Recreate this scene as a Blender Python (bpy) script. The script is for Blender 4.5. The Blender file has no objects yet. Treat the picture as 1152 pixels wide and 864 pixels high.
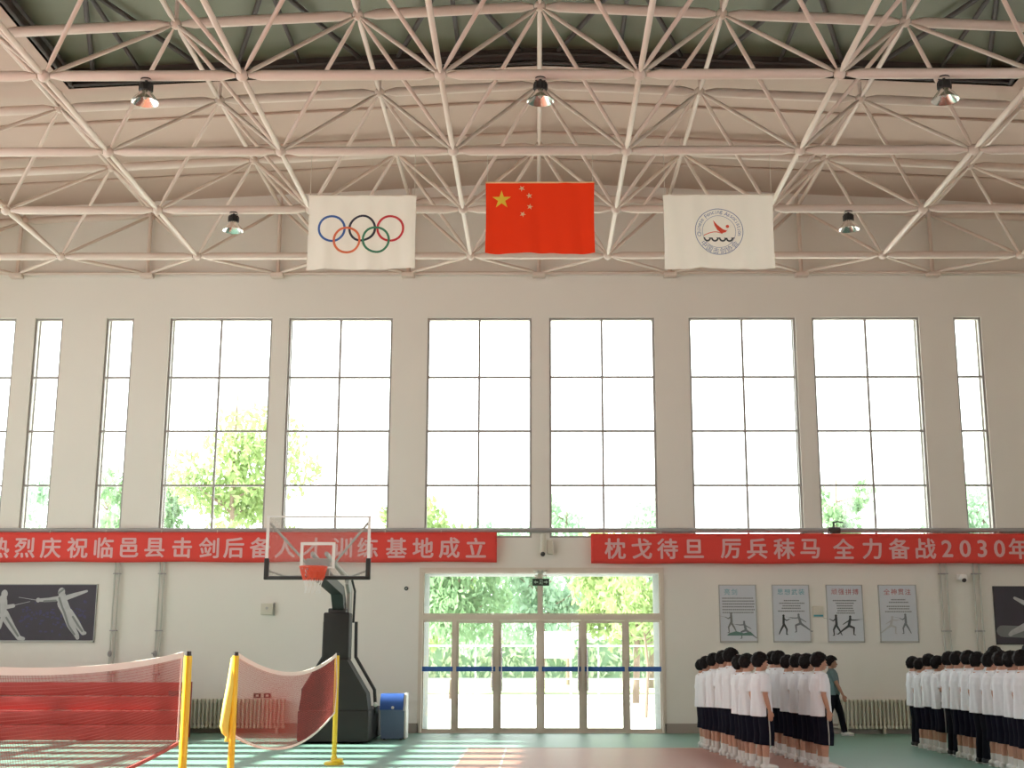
import bpy, bmesh, math, random
from mathutils import Vector, Matrix, Euler
C = bpy.context.scene.collection
SC = bpy.context.scene
PI = math.pi
rnd = random.Random(7)

# ------------------------------------------------------------------ camera, world, sun, exposure
cam_d = bpy.data.cameras.new('camera')
cam = bpy.data.objects.new('camera', cam_d); C.objects.link(cam)
F, TILT, YAW, CX, ROLL = 1451.6, .2070, .0083, 591.9, .0007
cam_d.sensor_width = 36.0
cam_d.lens = F / 1152 * 36
cam_d.shift_x = -(CX - 576) / 1152
cam_d.clip_end = 500
cam.matrix_world = (Matrix.Translation((0, 0, 1.6)) @ Matrix.Rotation(YAW, 4, 'Z')
                    @ Matrix.Rotation(PI / 2 + TILT, 4, 'X') @ Matrix.Rotation(ROLL, 4, 'Z'))
SC.camera = cam

SC.view_settings.view_transform = 'Standard'
SC.view_settings.look = 'None'
SC.view_settings.gamma = 1
SC.view_settings.use_curve_mapping = False
SC.view_settings.exposure = 0.0
SC.cycles.max_bounces = 10
SC.cycles.diffuse_bounces = 6
SC.cycles.transparent_max_bounces = 24
SC.cycles.sample_clamp_indirect = 8
SC.cycles.caustics_reflective = False
SC.cycles.caustics_refractive = False

world = bpy.data.worlds.new('world'); SC.world = world
world.use_nodes = True
bg = world.node_tree.nodes['Background']
bg.inputs[0].default_value = (.96, .985, 1.0, 1)
bg.inputs[1].default_value = 4.8

sun_d = bpy.data.lights.new('sun', 'SUN'); sun_d.energy = 26.0; sun_d.angle = math.radians(.6)
sun_d.color = (1.0, .95, .85)
sun = bpy.data.objects.new('sun', sun_d); C.objects.link(sun)
sun.rotation_euler = Vector((1.0, 0.0, -1 / 1.48)).to_track_quat('-Z', 'Y').to_euler()

# ------------------------------------------------------------------ materials
def mat(name, col, rough=.6, metal=0.0, noise=0.0, nscale=4.0, bump=0.0, bscale=40.0, emis=0.0, spec=.5, col2=None, sheen=0.0):
    m = bpy.data.materials.new(name); m.use_nodes = True
    nt = m.node_tree; p = nt.nodes['Principled BSDF']
    p.inputs['Base Color'].default_value = (*col, 1)
    p.inputs['Roughness'].default_value = rough
    p.inputs['Metallic'].default_value = metal
    p.inputs['Specular IOR Level'].default_value = spec
    if noise or col2:
        tc = nt.nodes.new('ShaderNodeTexCoord'); n = nt.nodes.new('ShaderNodeTexNoise')
        n.inputs['Scale'].default_value = nscale; n.inputs['Detail'].default_value = 4
        nt.links.new(tc.outputs['Object'], n.inputs['Vector'])
        mx = nt.nodes.new('ShaderNodeMix'); mx.data_type = 'RGBA'
        c2 = col2 or tuple(max(0, c * (1 - noise)) for c in col)
        mx.inputs['A'].default_value = (*col, 1); mx.inputs['B'].default_value = (*c2, 1)
        nt.links.new(n.outputs['Fac'], mx.inputs['Factor'])
        nt.links.new(mx.outputs['Result'], p.inputs['Base Color'])
    if bump:
        tc = nt.nodes.new('ShaderNodeTexCoord'); n = nt.nodes.new('ShaderNodeTexNoise')
        n.inputs['Scale'].default_value = bscale; n.inputs['Detail'].default_value = 3
        nt.links.new(tc.outputs['Object'], n.inputs['Vector'])
        b = nt.nodes.new('ShaderNodeBump'); b.inputs['Strength'].default_value = bump
        b.inputs['Distance'].default_value = .02
        nt.links.new(n.outputs['Fac'], b.inputs['Height'])
        nt.links.new(b.outputs['Normal'], p.inputs['Normal'])
    if emis:
        p.inputs['Emission Color'].default_value = (*col, 1); p.inputs['Emission Strength'].default_value = emis
    return m

def glass(name, tint=(1, 1, 1), gloss=.06, haze=0.0, hazecol=(.9, .95, .95)):
    m = bpy.data.materials.new(name); m.use_nodes = True
    nt = m.node_tree; nt.nodes.clear()
    out = nt.nodes.new('ShaderNodeOutputMaterial')
    tr = nt.nodes.new('ShaderNodeBsdfTransparent'); tr.inputs[0].default_value = (*tint, 1)
    gl = nt.nodes.new('ShaderNodeBsdfGlossy'); gl.inputs['Roughness'].default_value = .03
    mx = nt.nodes.new('ShaderNodeMixShader'); mx.inputs[0].default_value = gloss
    nt.links.new(tr.outputs[0], mx.inputs[1]); nt.links.new(gl.outputs[0], mx.inputs[2])
    last = mx
    if haze:
        df = nt.nodes.new('ShaderNodeBsdfDiffuse'); df.inputs[0].default_value = (*hazecol, 1)
        m2 = nt.nodes.new('ShaderNodeMixShader'); m2.inputs[0].default_value = haze
        nt.links.new(mx.outputs[0], m2.inputs[1]); nt.links.new(df.outputs[0], m2.inputs[2]); last = m2
    nt.links.new(last.outputs[0], out.inputs[0])
    return m

def translucent(name, col, mix=.5, col2=None, nscale=2.0):
    m = bpy.data.materials.new(name); m.use_nodes = True
    nt = m.node_tree; nt.nodes.clear()
    out = nt.nodes.new('ShaderNodeOutputMaterial')
    a = nt.nodes.new('ShaderNodeBsdfDiffuse'); b = nt.nodes.new('ShaderNodeBsdfTranslucent')
    a.inputs[0].default_value = (*col, 1); b.inputs[0].default_value = (*col, 1)
    if col2:
        tc = nt.nodes.new('ShaderNodeTexCoord'); n = nt.nodes.new('ShaderNodeTexNoise'); n.inputs['Scale'].default_value = nscale
        nt.links.new(tc.outputs['Object'], n.inputs['Vector'])
        x = nt.nodes.new('ShaderNodeMix'); x.data_type = 'RGBA'
        x.inputs['A'].default_value = (*col, 1); x.inputs['B'].default_value = (*col2, 1)
        nt.links.new(n.outputs['Fac'], x.inputs['Factor'])
        nt.links.new(x.outputs['Result'], a.inputs[0]); nt.links.new(x.outputs['Result'], b.inputs[0])
    mx = nt.nodes.new('ShaderNodeMixShader'); mx.inputs[0].default_value = mix
    nt.links.new(a.outputs[0], mx.inputs[1]); nt.links.new(b.outputs[0], mx.inputs[2]); nt.links.new(mx.outputs[0], out.inputs[0])
    return m

M = {}
M['wall'] = mat('wall_paint', (.79, .76, .70), .85, noise=.05, nscale=.7, bump=.05, bscale=30)
M['ceiling'] = mat('ceiling_panel', (.56, .435, .36), .8, noise=.06, nscale=.5)
M['fascia'] = mat('dark_fascia', (.10, .075, .065), .6, noise=.3, nscale=3)
M['green_roof'] = mat('green_roof_sheet', (.21, .23, .155), .55, noise=.35, nscale=.8)
M['dark_steel'] = mat('dark_steel', (.055, .045, .04), .6)
M['truss'] = mat('truss_paint', (.72, .61, .53), .45, noise=.06, nscale=6)
M['alu'] = mat('window_aluminium', (.33, .31, .29), .45, metal=.3)
M['door_alu'] = mat('door_aluminium', (.66, .58, .49), .4)
M['glass'] = glass('clear_glass', (.97, .99, .98), .05)
M['steel'] = mat('stainless_steel', (.6, .6, .6), .25, metal=1)
M['blue'] = mat('blue_tape', (.03, .12, .42), .5)
M['base'] = mat('baseboard_tile', (.36, .31, .27), .5, noise=.1)
M['pipe'] = mat('pipe_grey', (.33, .32, .31), .5, noise=.1)
M['pipe_l'] = mat('pipe_pale', (.52, .51, .46), .5)
M['banner'] = mat('banner_red', (.78, .06, .045), .75, noise=.15, nscale=1.5)
M['banner_txt'] = mat('banner_lettering', (.72, .42, .42), .75)
M['white'] = mat('white_paint', (.8, .8, .78), .5)
M['cream'] = mat('cream_plastic', (.62, .59, .50), .5)
M['black'] = mat('black_plastic', (.02, .02, .02), .5)
M['blackpad'] = mat('black_padding', (.034, .031, .030), .6, spec=.2, bump=.1, bscale=25)
M['radiator'] = mat('radiator_paint', (.60, .58, .47), .4)
M['pgrey'] = mat('grey_paint', (.42, .42, .40), .5)
M['rimred'] = mat('rim_red', (.75, .09, .04), .45)
M['binblue'] = mat('bin_blue', (.16, .24, .38), .5, noise=.1)
M['binlid'] = mat('bin_lid_blue', (.03, .10, .36), .45)
M['yellow'] = mat('yellow_paint', (.84, .60, .03), .4)
M['netred'] = mat('net_cord_red', (.42, .085, .07), .8)
M['tape'] = mat('net_tape_white', (.86, .80, .72), .8)
M['sleeve'] = mat('yellow_sleeve', (.82, .74, .14), .7)
M['redmat'] = mat('red_vinyl', (.42, .04, .036), .55, noise=.2, nscale=2, bump=.1, bscale=12)
M['flagw'] = translucent('flag_white', (.86, .82, .74), .35)
M['flagr'] = translucent('flag_red', (.82, .05, .015), .35)
M['flagy'] = mat('flag_yellow', (.80, .60, .05), .8)
M['flagcream'] = mat('flag_pale_star', (.80, .55, .30), .8)
M['rblue'] = mat('ring_blue', (.06, .15, .42), .8); M['rblack'] = mat('ring_black', (.04, .04, .06), .8)
M['rred'] = mat('ring_red', (.60, .05, .06), .8); M['ryel'] = mat('ring_orange', (.75, .20, .09), .8)
M['rgreen'] = mat('ring_green', (.06, .24, .14), .8)
M['emblem'] = mat('emblem_blue', (.20, .25, .42), .8); M['swoosh'] = mat('emblem_red', (.70, .09, .05), .8)
M['posterdark'] = mat('poster_dark', (.028, .022, .026), .5, col2=(.045, .035, .06), nscale=1.6)
M['fencer'] = mat('poster_figure', (.55, .55, .56), .5, noise=.35, nscale=9)
M['fencer_d'] = mat('poster_figure_grey', (.18, .2, .22), .5)
M['purple'] = mat('poster_purple', (.055, .045, .13), .5, noise=.5, nscale=14)
M['sheetp'] = mat('poster_sheet', (.58, .61, .66), .5, noise=.06, nscale=3)
M['inkgrey'] = mat('ink_grey', (.19, .20, .20), .6); M['inkteal'] = mat('ink_teal', (.10, .36, .42), .6)
M['inkred'] = mat('ink_red', (.45, .09, .09), .6); M['inkdark'] = mat('ink_dark', (.05, .06, .065), .6)
M['inkgreen'] = mat('ink_green', (.12, .22, .19), .6)
M['skin'] = mat('skin', (.50, .27, .18), .55, noise=.12, nscale=9)
M['skin2'] = mat('skin_tan', (.40, .21, .14), .55, noise=.12, nscale=9)
M['hair'] = mat('black_hair', (.008, .006, .006), .6, bump=.5, bscale=60, spec=.15)
M['shirt'] = mat('white_shirt', (.76, .79, .83), .85, bump=.15, bscale=14)
M['navy'] = mat('navy_shorts', (.008, .008, .016), .9, spec=.1, bump=.15, bscale=14)
M['stripe'] = mat('pale_stripe', (.38, .38, .36), .8)
M['shoew'] = mat('white_shoe', (.66, .66, .64), .6); M['shoeb'] = mat('black_shoe', (.03, .03, .035), .6)
M['sock'] = mat('white_sock', (.62, .61, .58), .9)
M['teal'] = mat('teal_polo', (.12, .19, .20), .85, bump=.15, bscale=14)
M['jeans'] = mat('dark_trousers', (.010, .011, .016), .9, spec=.1)
M['eye'] = mat('eye_dark', (.02, .015, .012), .3); M['lip'] = mat('lip', (.36, .14, .11), .5)
M['reflector'] = mat('lamp_reflector', (.82, .80, .78), .18, metal=1)
M['bulb'] = mat('lamp_bulb', (.8, .8, .76), .3)
M['concrete'] = mat('pale_concrete', (.72, .72, .70), .85, noise=.06, nscale=.3)
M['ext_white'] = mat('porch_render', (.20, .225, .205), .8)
M['trunk'] = mat('tree_bark', (.20, .15, .11), .9, bump=.4, bscale=20)
M['leaf_a'] = translucent('leaf_yellow_green', (.42, .51, .22), .5, (.24, .37, .17))
M['leaf_b'] = translucent('leaf_mid_green', (.28, .42, .22), .5, (.19, .31, .19))
M['leaf_c'] = translucent('leaf_pale_green', (.42, .55, .38), .5, (.30, .46, .36))
M['leaf_d'] = translucent('hedge_leaf', (.66, .72, .56), .5, (.5, .6, .46))
M['grass'] = mat('verge_grass', (.42, .50, .30), .9, noise=.4, nscale=6)
M['exit_dark'] = mat('exit_sign_case', (.015, .03, .02), .5); M['exit_ink'] = mat('exit_sign_ink', (.35, .50, .38), .5)
M['backboard'] = glass('acrylic_board', (.95, .95, .95), .03, .06, (.8, .78, .75))

def floor_material():
    m = bpy.data.materials.new('sports_floor'); m.use_nodes = True
    nt = m.node_tree; p = nt.nodes['Principled BSDF']
    tc = nt.nodes.new('ShaderNodeTexCoord'); n = nt.nodes.new('ShaderNodeTexNoise'); n.inputs['Scale'].default_value = .9
    n.inputs['Detail'].default_value = 5
    nt.links.new(tc.outputs['Object'], n.inputs['Vector'])
    mx = nt.nodes.new('ShaderNodeMix'); mx.data_type = 'RGBA'
    mx.inputs['A'].default_value = (.125, .265, .21, 1); mx.inputs['B'].default_value = (.165, .315, .255, 1)
    nt.links.new(n.outputs['Fac'], mx.inputs['Factor']); nt.links.new(mx.outputs['Result'], p.inputs['Base Color'])
    p.inputs['Roughness'].default_value = .42
    return m
M['floor'] = floor_material()
M['floor_red'] = mat('court_red', (.40, .165, .115), .42, noise=.12, nscale=.9)
M['line'] = mat('court_line', (.5, .45, .38), .5)

# ------------------------------------------------------------------ mesh builder
class MB:
    def __init__(s): s.v = []; s.f = []; s.m = []; s.sm = []
    def add(s, vs, fs, mi=0, smooth=False):
        o = len(s.v); s.v += [tuple(v) for v in vs]
        for f in fs: s.f.append([i + o for i in f]); s.m.append(mi); s.sm.append(smooth)
    def box(s, x0, x1, y0, y1, z0, z1, mi=0):
        s.add([(x0, y0, z0), (x1, y0, z0), (x1, y1, z0), (x0, y1, z0), (x0, y0, z1), (x1, y0, z1), (x1, y1, z1), (x0, y1, z1)],
              [(0, 3, 2, 1), (4, 5, 6, 7), (0, 1, 5, 4), (1, 2, 6, 5), (2, 3, 7, 6), (3, 0, 4, 7)], mi)
    def rbox(s, x0, x1, y0, y1, z0, z1, r=.01, mi=0):
        r = min(r, (x1 - x0) / 2.01, (y1 - y0) / 2.01, (z1 - z0) / 2.01)
        bm = bmesh.new(); bmesh.ops.create_cube(bm, size=1)
        for v in bm.verts:
            v.co = Vector(((x0 + x1) / 2 + v.co.x * (x1 - x0), (y0 + y1) / 2 + v.co.y * (y1 - y0), (z0 + z1) / 2 + v.co.z * (z1 - z0)))
        bmesh.ops.bevel(bm, geom=bm.edges[:], offset=r, segments=2, affect='EDGES', profile=.5)
        s.bm(bm, mi, True); bm.free()
    def bm(s, bm, mi=0, smooth=False):
        bm.verts.index_update()
        s.add([v.co[:] for v in bm.verts], [[v.index for v in f.verts] for f in bm.faces], mi, smooth)
    def path(s, pts, rs, n=10, mi=0, caps=True, flat=None):
        pts = [Vector(p) for p in pts]
        if not hasattr(rs, '__len__'): rs = [rs] * len(pts)
        rings = []; u = None
        for i, p in enumerate(pts):
            t = (pts[min(i + 1, len(pts) - 1)] - pts[max(i - 1, 0)]).normalized()
            if u is None:
                a = Vector((0, 0, 1)) if abs(t.z) < .9 else Vector((1, 0, 0)); u = a.cross(t).normalized()
            else:
                u = (u - t * u.dot(t)); u = u.normalized() if u.length > 1e-6 else t.orthogonal().normalized()
            w = t.cross(u)
            r = rs[i]; ra, rb = (r if hasattr(r, '__len__') else (r, r))
            rings.append([p + u * (ra * math.cos(2 * PI * k / n)) + w * (rb * math.sin(2 * PI * k / n)) for k in range(n)])
        vs = [v for r in rings for v in r]; fs = []
        for i in range(len(pts) - 1):
            for k in range(n):
                k2 = (k + 1) % n
                fs.append((i * n + k, i * n + k2, (i + 1) * n + k2, (i + 1) * n + k))
        if caps:
            fs.append(tuple(reversed(range(n)))); fs.append(tuple(range((len(pts) - 1) * n, len(pts) * n)))
        s.add(vs, fs, mi, True)
    def lathe(s, prof, o=(0, 0, 0), n=24, mi=0, axis='z'):
        vs = []; fs = []
        for r, z in prof:
            for k in range(n):
                a = 2 * PI * k / n; p = (r * math.cos(a), r * math.sin(a), z)
                if axis == 'y': p = (p[0], p[2], p[1])
                vs.append((o[0] + p[0], o[1] + p[1], o[2] + p[2]))
        for i in range(len(prof) - 1):
            for k in range(n):
                k2 = (k + 1) % n; fs.append((i * n + k, i * n + k2, (i + 1) * n + k2, (i + 1) * n + k))
        s.add(vs, fs, mi, True)
    def prism(s, poly, fn, d0, d1, mi=0):
        n = len(poly); vs = [fn(a, b, d0) for a, b in poly] + [fn(a, b, d1) for a, b in poly]
        fs = [tuple(range(n)), tuple(reversed(range(n, 2 * n)))] + [(i, n + i, n + (i + 1) % n, (i + 1) % n) for i in range(n)]
        s.add(vs, fs, mi)
    def sphere(s, c, r, nu=16, nv=10, mi=0):
        rx, ry, rz = r if hasattr(r, '__len__') else (r, r, r)
        vs = [(c[0], c[1], c[2] + rz)]; fs = []
        for j in range(1, nv):
            t = PI * j / nv
            for k in range(nu):
                a = 2 * PI * k / nu
                vs.append((c[0] + rx * math.sin(t) * math.cos(a), c[1] + ry * math.sin(t) * math.sin(a), c[2] + rz * math.cos(t)))
        vs.append((c[0], c[1], c[2] - rz)); L = len(vs) - 1
        for k in range(nu):
            k2 = (k + 1) % nu
            fs.append((0, 1 + k, 1 + k2)); fs.append((L, 1 + (nv - 2) * nu + k2, 1 + (nv - 2) * nu + k))
            for j in range(nv - 2):
                a = 1 + j * nu; fs.append((a + k, a + nu + k, a + nu + k2, a + k2))
        s.add(vs, fs, mi, True)
    def poly3(s, pts, mi=0): s.add(pts, [tuple(range(len(pts)))], mi)
    def build(s, name, mats, parent=None, loc=None, fix=True):
        me = bpy.data.meshes.new(name)
        me.from_pydata(s.v, [], s.f)
        if not isinstance(mats, (list, tuple)): mats = [mats]
        for m in mats: me.materials.append(m)
        me.polygons.foreach_set('material_index', s.m)
        me.polygons.foreach_set('use_smooth', s.sm)
        if fix:
            bm = bmesh.new(); bm.from_mesh(me); bmesh.ops.recalc_face_normals(bm, faces=bm.faces); bm.to_mesh(me); bm.free()
        me.set_sharp_from_angle(angle=math.radians(40))
        o = bpy.data.objects.new(name, me); C.objects.link(o)
        if parent: o.parent = parent
        if loc: o.location = loc
        return o

def thing(name, label, cat, loc=(0, 0, 0), rz=0, group=None):
    o = bpy.data.objects.new(name, None); C.objects.link(o); o.empty_display_size = .1
    o.location = loc; o.rotation_euler = (0, 0, rz); o['label'] = label; o['category'] = cat
    if group: o['group'] = group
    return o
def tag(o, label, cat, group=None):
    o['label'] = label; o['category'] = cat
    if group: o['group'] = group
    return o
def struct(o, label=None, cat=None):
    o['kind'] = 'structure'
    if label: o['label'] = label
    if cat: o['category'] = cat
    return o
def dup(root, loc, rz=0, scale=1.0, label=None):
    r = root.copy(); C.objects.link(r); r.location = loc; r.rotation_euler = (0, 0, rz); r.scale = (scale,) * 3
    if label: r['label'] = label
    for ch in list(root.children):
        c = ch.copy(); C.objects.link(c); c.parent = r
        for g in list(ch.children):
            d = g.copy(); C.objects.link(d); d.parent = c
    return r
def polys_from_text(txt, size, fat=0.0):
    cu = bpy.data.curves.new('t', 'FONT'); cu.body = txt; cu.size = size; cu.align_x = 'CENTER'; cu.align_y = 'CENTER'
    cu.offset = fat * size; cu.resolution_u = 3; cu.fill_mode = 'FRONT'
    o = bpy.data.objects.new('t', cu); C.objects.link(o)
    dg = bpy.context.evaluated_depsgraph_get()
    me = bpy.data.meshes.new_from_object(o.evaluated_get(dg))
    vs = [tuple(v.co) for v in me.vertices]; fs = [tuple(p.vertices) for p in me.polygons]
    bpy.data.objects.remove(o); bpy.data.curves.remove(cu); bpy.data.meshes.remove(me)
    if vs:   # centre on its own box
        xs = [v[0] for v in vs]; ys = [v[1] for v in vs]; cx = (min(xs) + max(xs)) / 2; cy = (min(ys) + max(ys)) / 2
        vs = [(v[0] - cx, v[1] - cy) for v in vs]
    return vs, fs

# ------------------------------------------------------------------ setting: hall shell
D = 27.87             # inner face of the end wall the camera looks at
XL, XR, YB, ZT = -14.45, 14.55, -8.0, 12.6
ZS, ZW = 4.07, 8.97   # window sill and head

def wall_grid(a0, a1, z0, z1, holes, fn, thick):
    """wall in (a, z) with rectangular holes; fn(a, z, t) -> point, t in 0..thick (away from the room)"""
    aa = sorted({a0, a1} | {h[0] for h in holes} | {h[1] for h in holes})
    zz = sorted({z0, z1} | {h[2] for h in holes} | {h[3] for h in holes})
    mb = MB(); hole = lambda a, z: any(h[0] < a < h[1] and h[2] < z < h[3] for h in holes)
    solid = [[(0 <= i < len(aa) - 1 and 0 <= j < len(zz) - 1 and not hole((aa[i] + aa[i + 1]) / 2, (zz[j] + zz[j + 1]) / 2))
              for j in range(len(zz))] for i in range(len(aa))]
    ok = lambda i, j: 0 <= i < len(aa) - 1 and 0 <= j < len(zz) - 1 and solid[i][j]
    for i in range(len(aa) - 1):
        for j in range(len(zz) - 1):
            if not ok(i, j): continue
            p, q, r, s_ = aa[i], aa[i + 1], zz[j], zz[j + 1]
            for t in (0, thick): mb.poly3([fn(p, r, t), fn(q, r, t), fn(q, s_, t), fn(p, s_, t)])
            for (di, dj, e) in ((-1, 0, ((p, r), (p, s_))), (1, 0, ((q, r), (q, s_))), (0, -1, ((p, r), (q, r))), (0, 1, ((p, s_), (q, s_)))):
                if not ok(i + di, j + dj):
                    (b, c), (d, g) = e
                    mb.poly3([fn(b, c, 0), fn(d, g, 0), fn(d, g, thick), fn(b, c, thick)])
    # weld
    bm = bmesh.new(); vs = [bm.verts.new(v) for v in mb.v]
    for f in mb.f: bm.faces.new([vs[i] for i in f])
    bmesh.ops.remove_doubles(bm, verts=bm.verts, dist=1e-4)
    out = MB(); out.bm(bm); bm.free()
    return out

front_windows = [(-14.0, -11.64), (-11.22, -10.59), (-9.62, -9.0), (-8.19, -5.90), (-5.53, -3.21), (-2.43, -.11), (.28, 2.62),
                 (3.385, 5.757), (6.127, 8.505), (9.27, 9.88), (10.86, 11.49), (11.9, 14.2)]
DOOR = (-2.46, 2.66, 0.0, 3.38)
wf = wall_grid(XL, XR, -.1, ZT, [(a, b, ZS, ZW) for a, b in front_windows] + [DOOR], lambda a, z, t: (a, D + t, z), .36)
struct(wf.build('wall_front', M['wall']), 'cream end wall with tall windows above a glazed entrance', 'wall')
# beam / shadow ledge at truss bearing level
lb = MB(); lb.box(XL, XR, D - .05, D - .001, 9.93, 10.03)
struct(lb.build('trim_1', M['wall']), 'shallow cream ledge running along the end wall just below the roof frame', 'trim')

# left wall: narrow tall slots that let the low sun in
slots = []
y = 24.0 - .3
slots.append((25.18, 25.42, 2.9, 9.63)); slots.append((25.75, 25.95, 2.9, 9.2))
for k in range(-3, 20):
    yc = 24.02 - 1.22 * k
    if yc > 25 or yc < -6: continue
    w = .60 if k < 3 else .74
    slots.append((yc - w / 2, yc + w / 2, .9, 9.63))
wl = wall_grid(YB, D, -.1, ZT, slots, lambda a, z, t: (XL - t, a, z), .12)
struct(wl.build('wall_left', M['wall']), 'cream side wall with a row of tall slot windows', 'wall')
wb = MB()
for (a, b, c, d) in slots:
    for zz in (2.6, 4.0, 5.4, 6.82, 8.22): wb.box(XL - .08, XL - .03, a, b, zz - .11, zz + .11)
struct(wb.build('trim_2', M['alu']), 'transom bars of the slot windows in the side wall', 'trim')
rslots = [(y0, y0 + 3.4, 1.0, 9.2) for y0 in (-6.5, -1.9, 2.7, 7.3)]  # unseen openings, added and spaced to bring fill light in from the right
wr = wall_grid(YB, D, -.1, ZT, rslots, lambda a, z, t: (XR + t, a, z), .3)
struct(wr.build('wall_right', M['wall']), 'cream side wall with unseen openings added for fill light', 'wall')
bslots = []
wk = wall_grid(XL, XR, -.1, ZT, bslots, lambda a, z, t: (a, YB - t, z), .3)
struct(wk.build('wall_back', M['wall']), 'plain cream end wall behind the camera', 'wall')
fb = MB(); fb.box(XL - .3, XR + .3, YB - .3, D + .36, -.12, 0)
struct(fb.build('floor', M['floor']), 'teal green painted sports floor', 'floor')
# roof deck with a raised green bay in the middle
RX0, RX1, RY0, RY1 = -8.55, 8.66, -6.0, 21.93
CXR = .057
deck = lambda x: 12.16 - .05 * abs(x - CXR)
def deck_strip(mb, xa, xb, ya, yb, zf, th=.12):
    xs = sorted({xa, xb} | ({CXR} if xa < CXR < xb else set()))
    for a, b in zip(xs[:-1], xs[1:]):
        mb.add([(a, ya, zf(a)), (b, ya, zf(b)), (b, yb, zf(b)), (a, yb, zf(a)), (a, ya, zf(a) + th), (b, ya, zf(b) + th), (b, yb, zf(b) + th), (a, yb, zf(a) + th)],
               [(0, 3, 2, 1), (4, 5, 6, 7), (0, 1, 5, 4), (1, 2, 6, 5), (2, 3, 7, 6), (3, 0, 4, 7)])
cd = MB()
deck_strip(cd, XL, XR, RY1, D, deck); deck_strip(cd, XL, RX0, YB, RY1, deck); deck_strip(cd, RX1, XR, YB, RY1, deck)
deck_strip(cd, RX0, RX1, YB, RY0, deck)
struct(cd.build('ceiling', M['ceiling']), 'beige sloping ceiling panels above the roof frame', 'ceiling')
gz = lambda x: 12.52 - .046 * abs(x - CXR)
bt_ = MB()
for yy in (23.4, 24.95, 26.4):
    for a, b in ((XL, CXR), (CXR, XR)): bt_.path([(a, yy, deck(a) - .02), (b, yy, deck(b) - .02)], .035, 6)
struct(bt_.build('trim_6', M['ceiling']), 'beige purlins under the ceiling panels', 'trim')
gm = MB(); deck_strip(gm, RX0 - .2, RX1 + .2, RY0 - .2, RY1 + .2, gz)
struct(gm.build('ceiling_raised', M['green_roof']), 'dark green sheet roof of the raised middle bay', 'ceiling')
fm = MB()
def fascia_run(p, q, n=1):
    (xa, ya), (xb, yb) = p, q
    xs = [0, 1]
    if (xa - CXR) * (xb - CXR) < 0: xs = [0, (CXR - xa) / (xb - xa), 1]
    pts = [(xa + (xb - xa) * s_, ya + (yb - ya) * s_) for s_ in xs]
    for (a, b), (c, d) in zip(pts[:-1], pts[1:]):
        fm.poly3([(a, b, deck(a)), (c, d, deck(c)), (c, d, gz(c)), (a, b, gz(a))])
fascia_run((RX0, RY1), (RX1, RY1)); fascia_run((RX0, RY0), (RX0, RY1)); fascia_run((RX1, RY0), (RX1, RY1)); fascia_run((RX0, RY0), (RX1, RY0))
fo = fm.build('trim_3', M['fascia'], fix=False); struct(fo, 'dark brown upstand around the raised green bay', 'trim')
# ledge rails round the opening
rl = MB()
for zoff, yo in ((.04, 0), (.2, -.05)):
    for a, b in ((RX0, CXR), (CXR, RX1)):
        rl.path([(a, RY1 - .06 + yo, deck(a) + zoff), (b, RY1 - .06 + yo, deck(b) + zoff)], .035, 8)
    for x in (RX0 + .06 - yo, RX1 - .06 + yo):
        rl.path([(x, RY0, deck(x) + zoff), (x, RY1, deck(x) + zoff)], .035, 8)
struct(rl.build('trim_4', M['dark_steel']), 'dark rails along the edge of the raised bay', 'trim')
gl = thing('roof_lattice', 'dark steel lattice under the green sheet of the raised roof bay', 'roof lattice', (0, 0, 0))
def gp(x, y): return (x, y, gz(x) - .10)
P0 = 2.928
for k in range(-3, 3):
    xa = CXR + k * P0; xc = xa + P0 / 2; xb = xa + P0
    xa_, xb_ = max(xa, RX0 + .1), min(xb, RX1 - .1)
    for yn, yf in ((RY1 - .1 - P0, RY1 - .1), (RY1 - .1 - 2 * P0, RY1 - .1 - P0), (RY1 - .1 - 3 * P0, RY1 - .1 - 2 * P0)):
        for (p, q) in (((xc, yn), (xa_ + .35, yf)), ((xc, yn), (xb_ - .35, yf))):
            mb = MB(); mb.path([gp(*p), gp(*q)], .045, 8); mb.build('strut', M['dark_steel'], gl)
        mb = MB(); mb.path([gp(xc, yf), gp(xc, yn)], .04, 8); mb.build('rafter', M['dark_steel'], gl)
for yy in (RY1 - .1 - P0, RY1 - .1 - 2 * P0):
    for a, b in ((RX0, CXR), (CXR, RX1)):
        mb = MB(); mb.path([(a, yy, gz(a) - .08), (b, yy, gz(b) - .08)], .05, 8); mb.build('rafter', M['dark_steel'], gl)

# baseboards
for n, (a, b) in enumerate(((XL, DOOR[0] - .02), (DOOR[1] + .02, XR))):
    mb = MB(); mb.box(a, b, D - .02, D - .001, 0, .2); struct(mb.build('baseboard_%s' % ('left', 'right')[n], M['base']), 'brown tile baseboard %s of the doors' % ('left', 'right')[n], 'baseboard')

# court markings: thin painted layers on the floor
mb = MB(); mb.box(-1.2, 4.45, 10.2, 23.55, 0, .003)
struct(mb.build('floor_court', M['floor_red']), 'red brown painted court area on the green floor', 'court floor')
mb = MB(); mb.box(-13.0, 13.0, -7.0, 10.0, 0, .003); mb.box(-13.0, -1.6, 10.0, 17.4, 0, .003); mb.box(4.8, 13.0, 10.0, 17.0, 0, .003)
struct(mb.build('floor_court_near', M['floor_red']), 'red brown painted court area at the near end of the hall', 'court floor')
mb = MB(); mb.box(-1.23, -1.19, 10.2, 23.58, .0, .005); mb.box(-1.2, 4.45, 23.53, 23.58, 0, .005); mb.box(4.42, 4.48, 10.2, 23.58, 0, .005)
mb.box(-.555, -.525, 10.2, 23.55, 0, .005)
struct(mb.build('floor_line', M['line']), 'pale lines edging the red court', 'court line')

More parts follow.
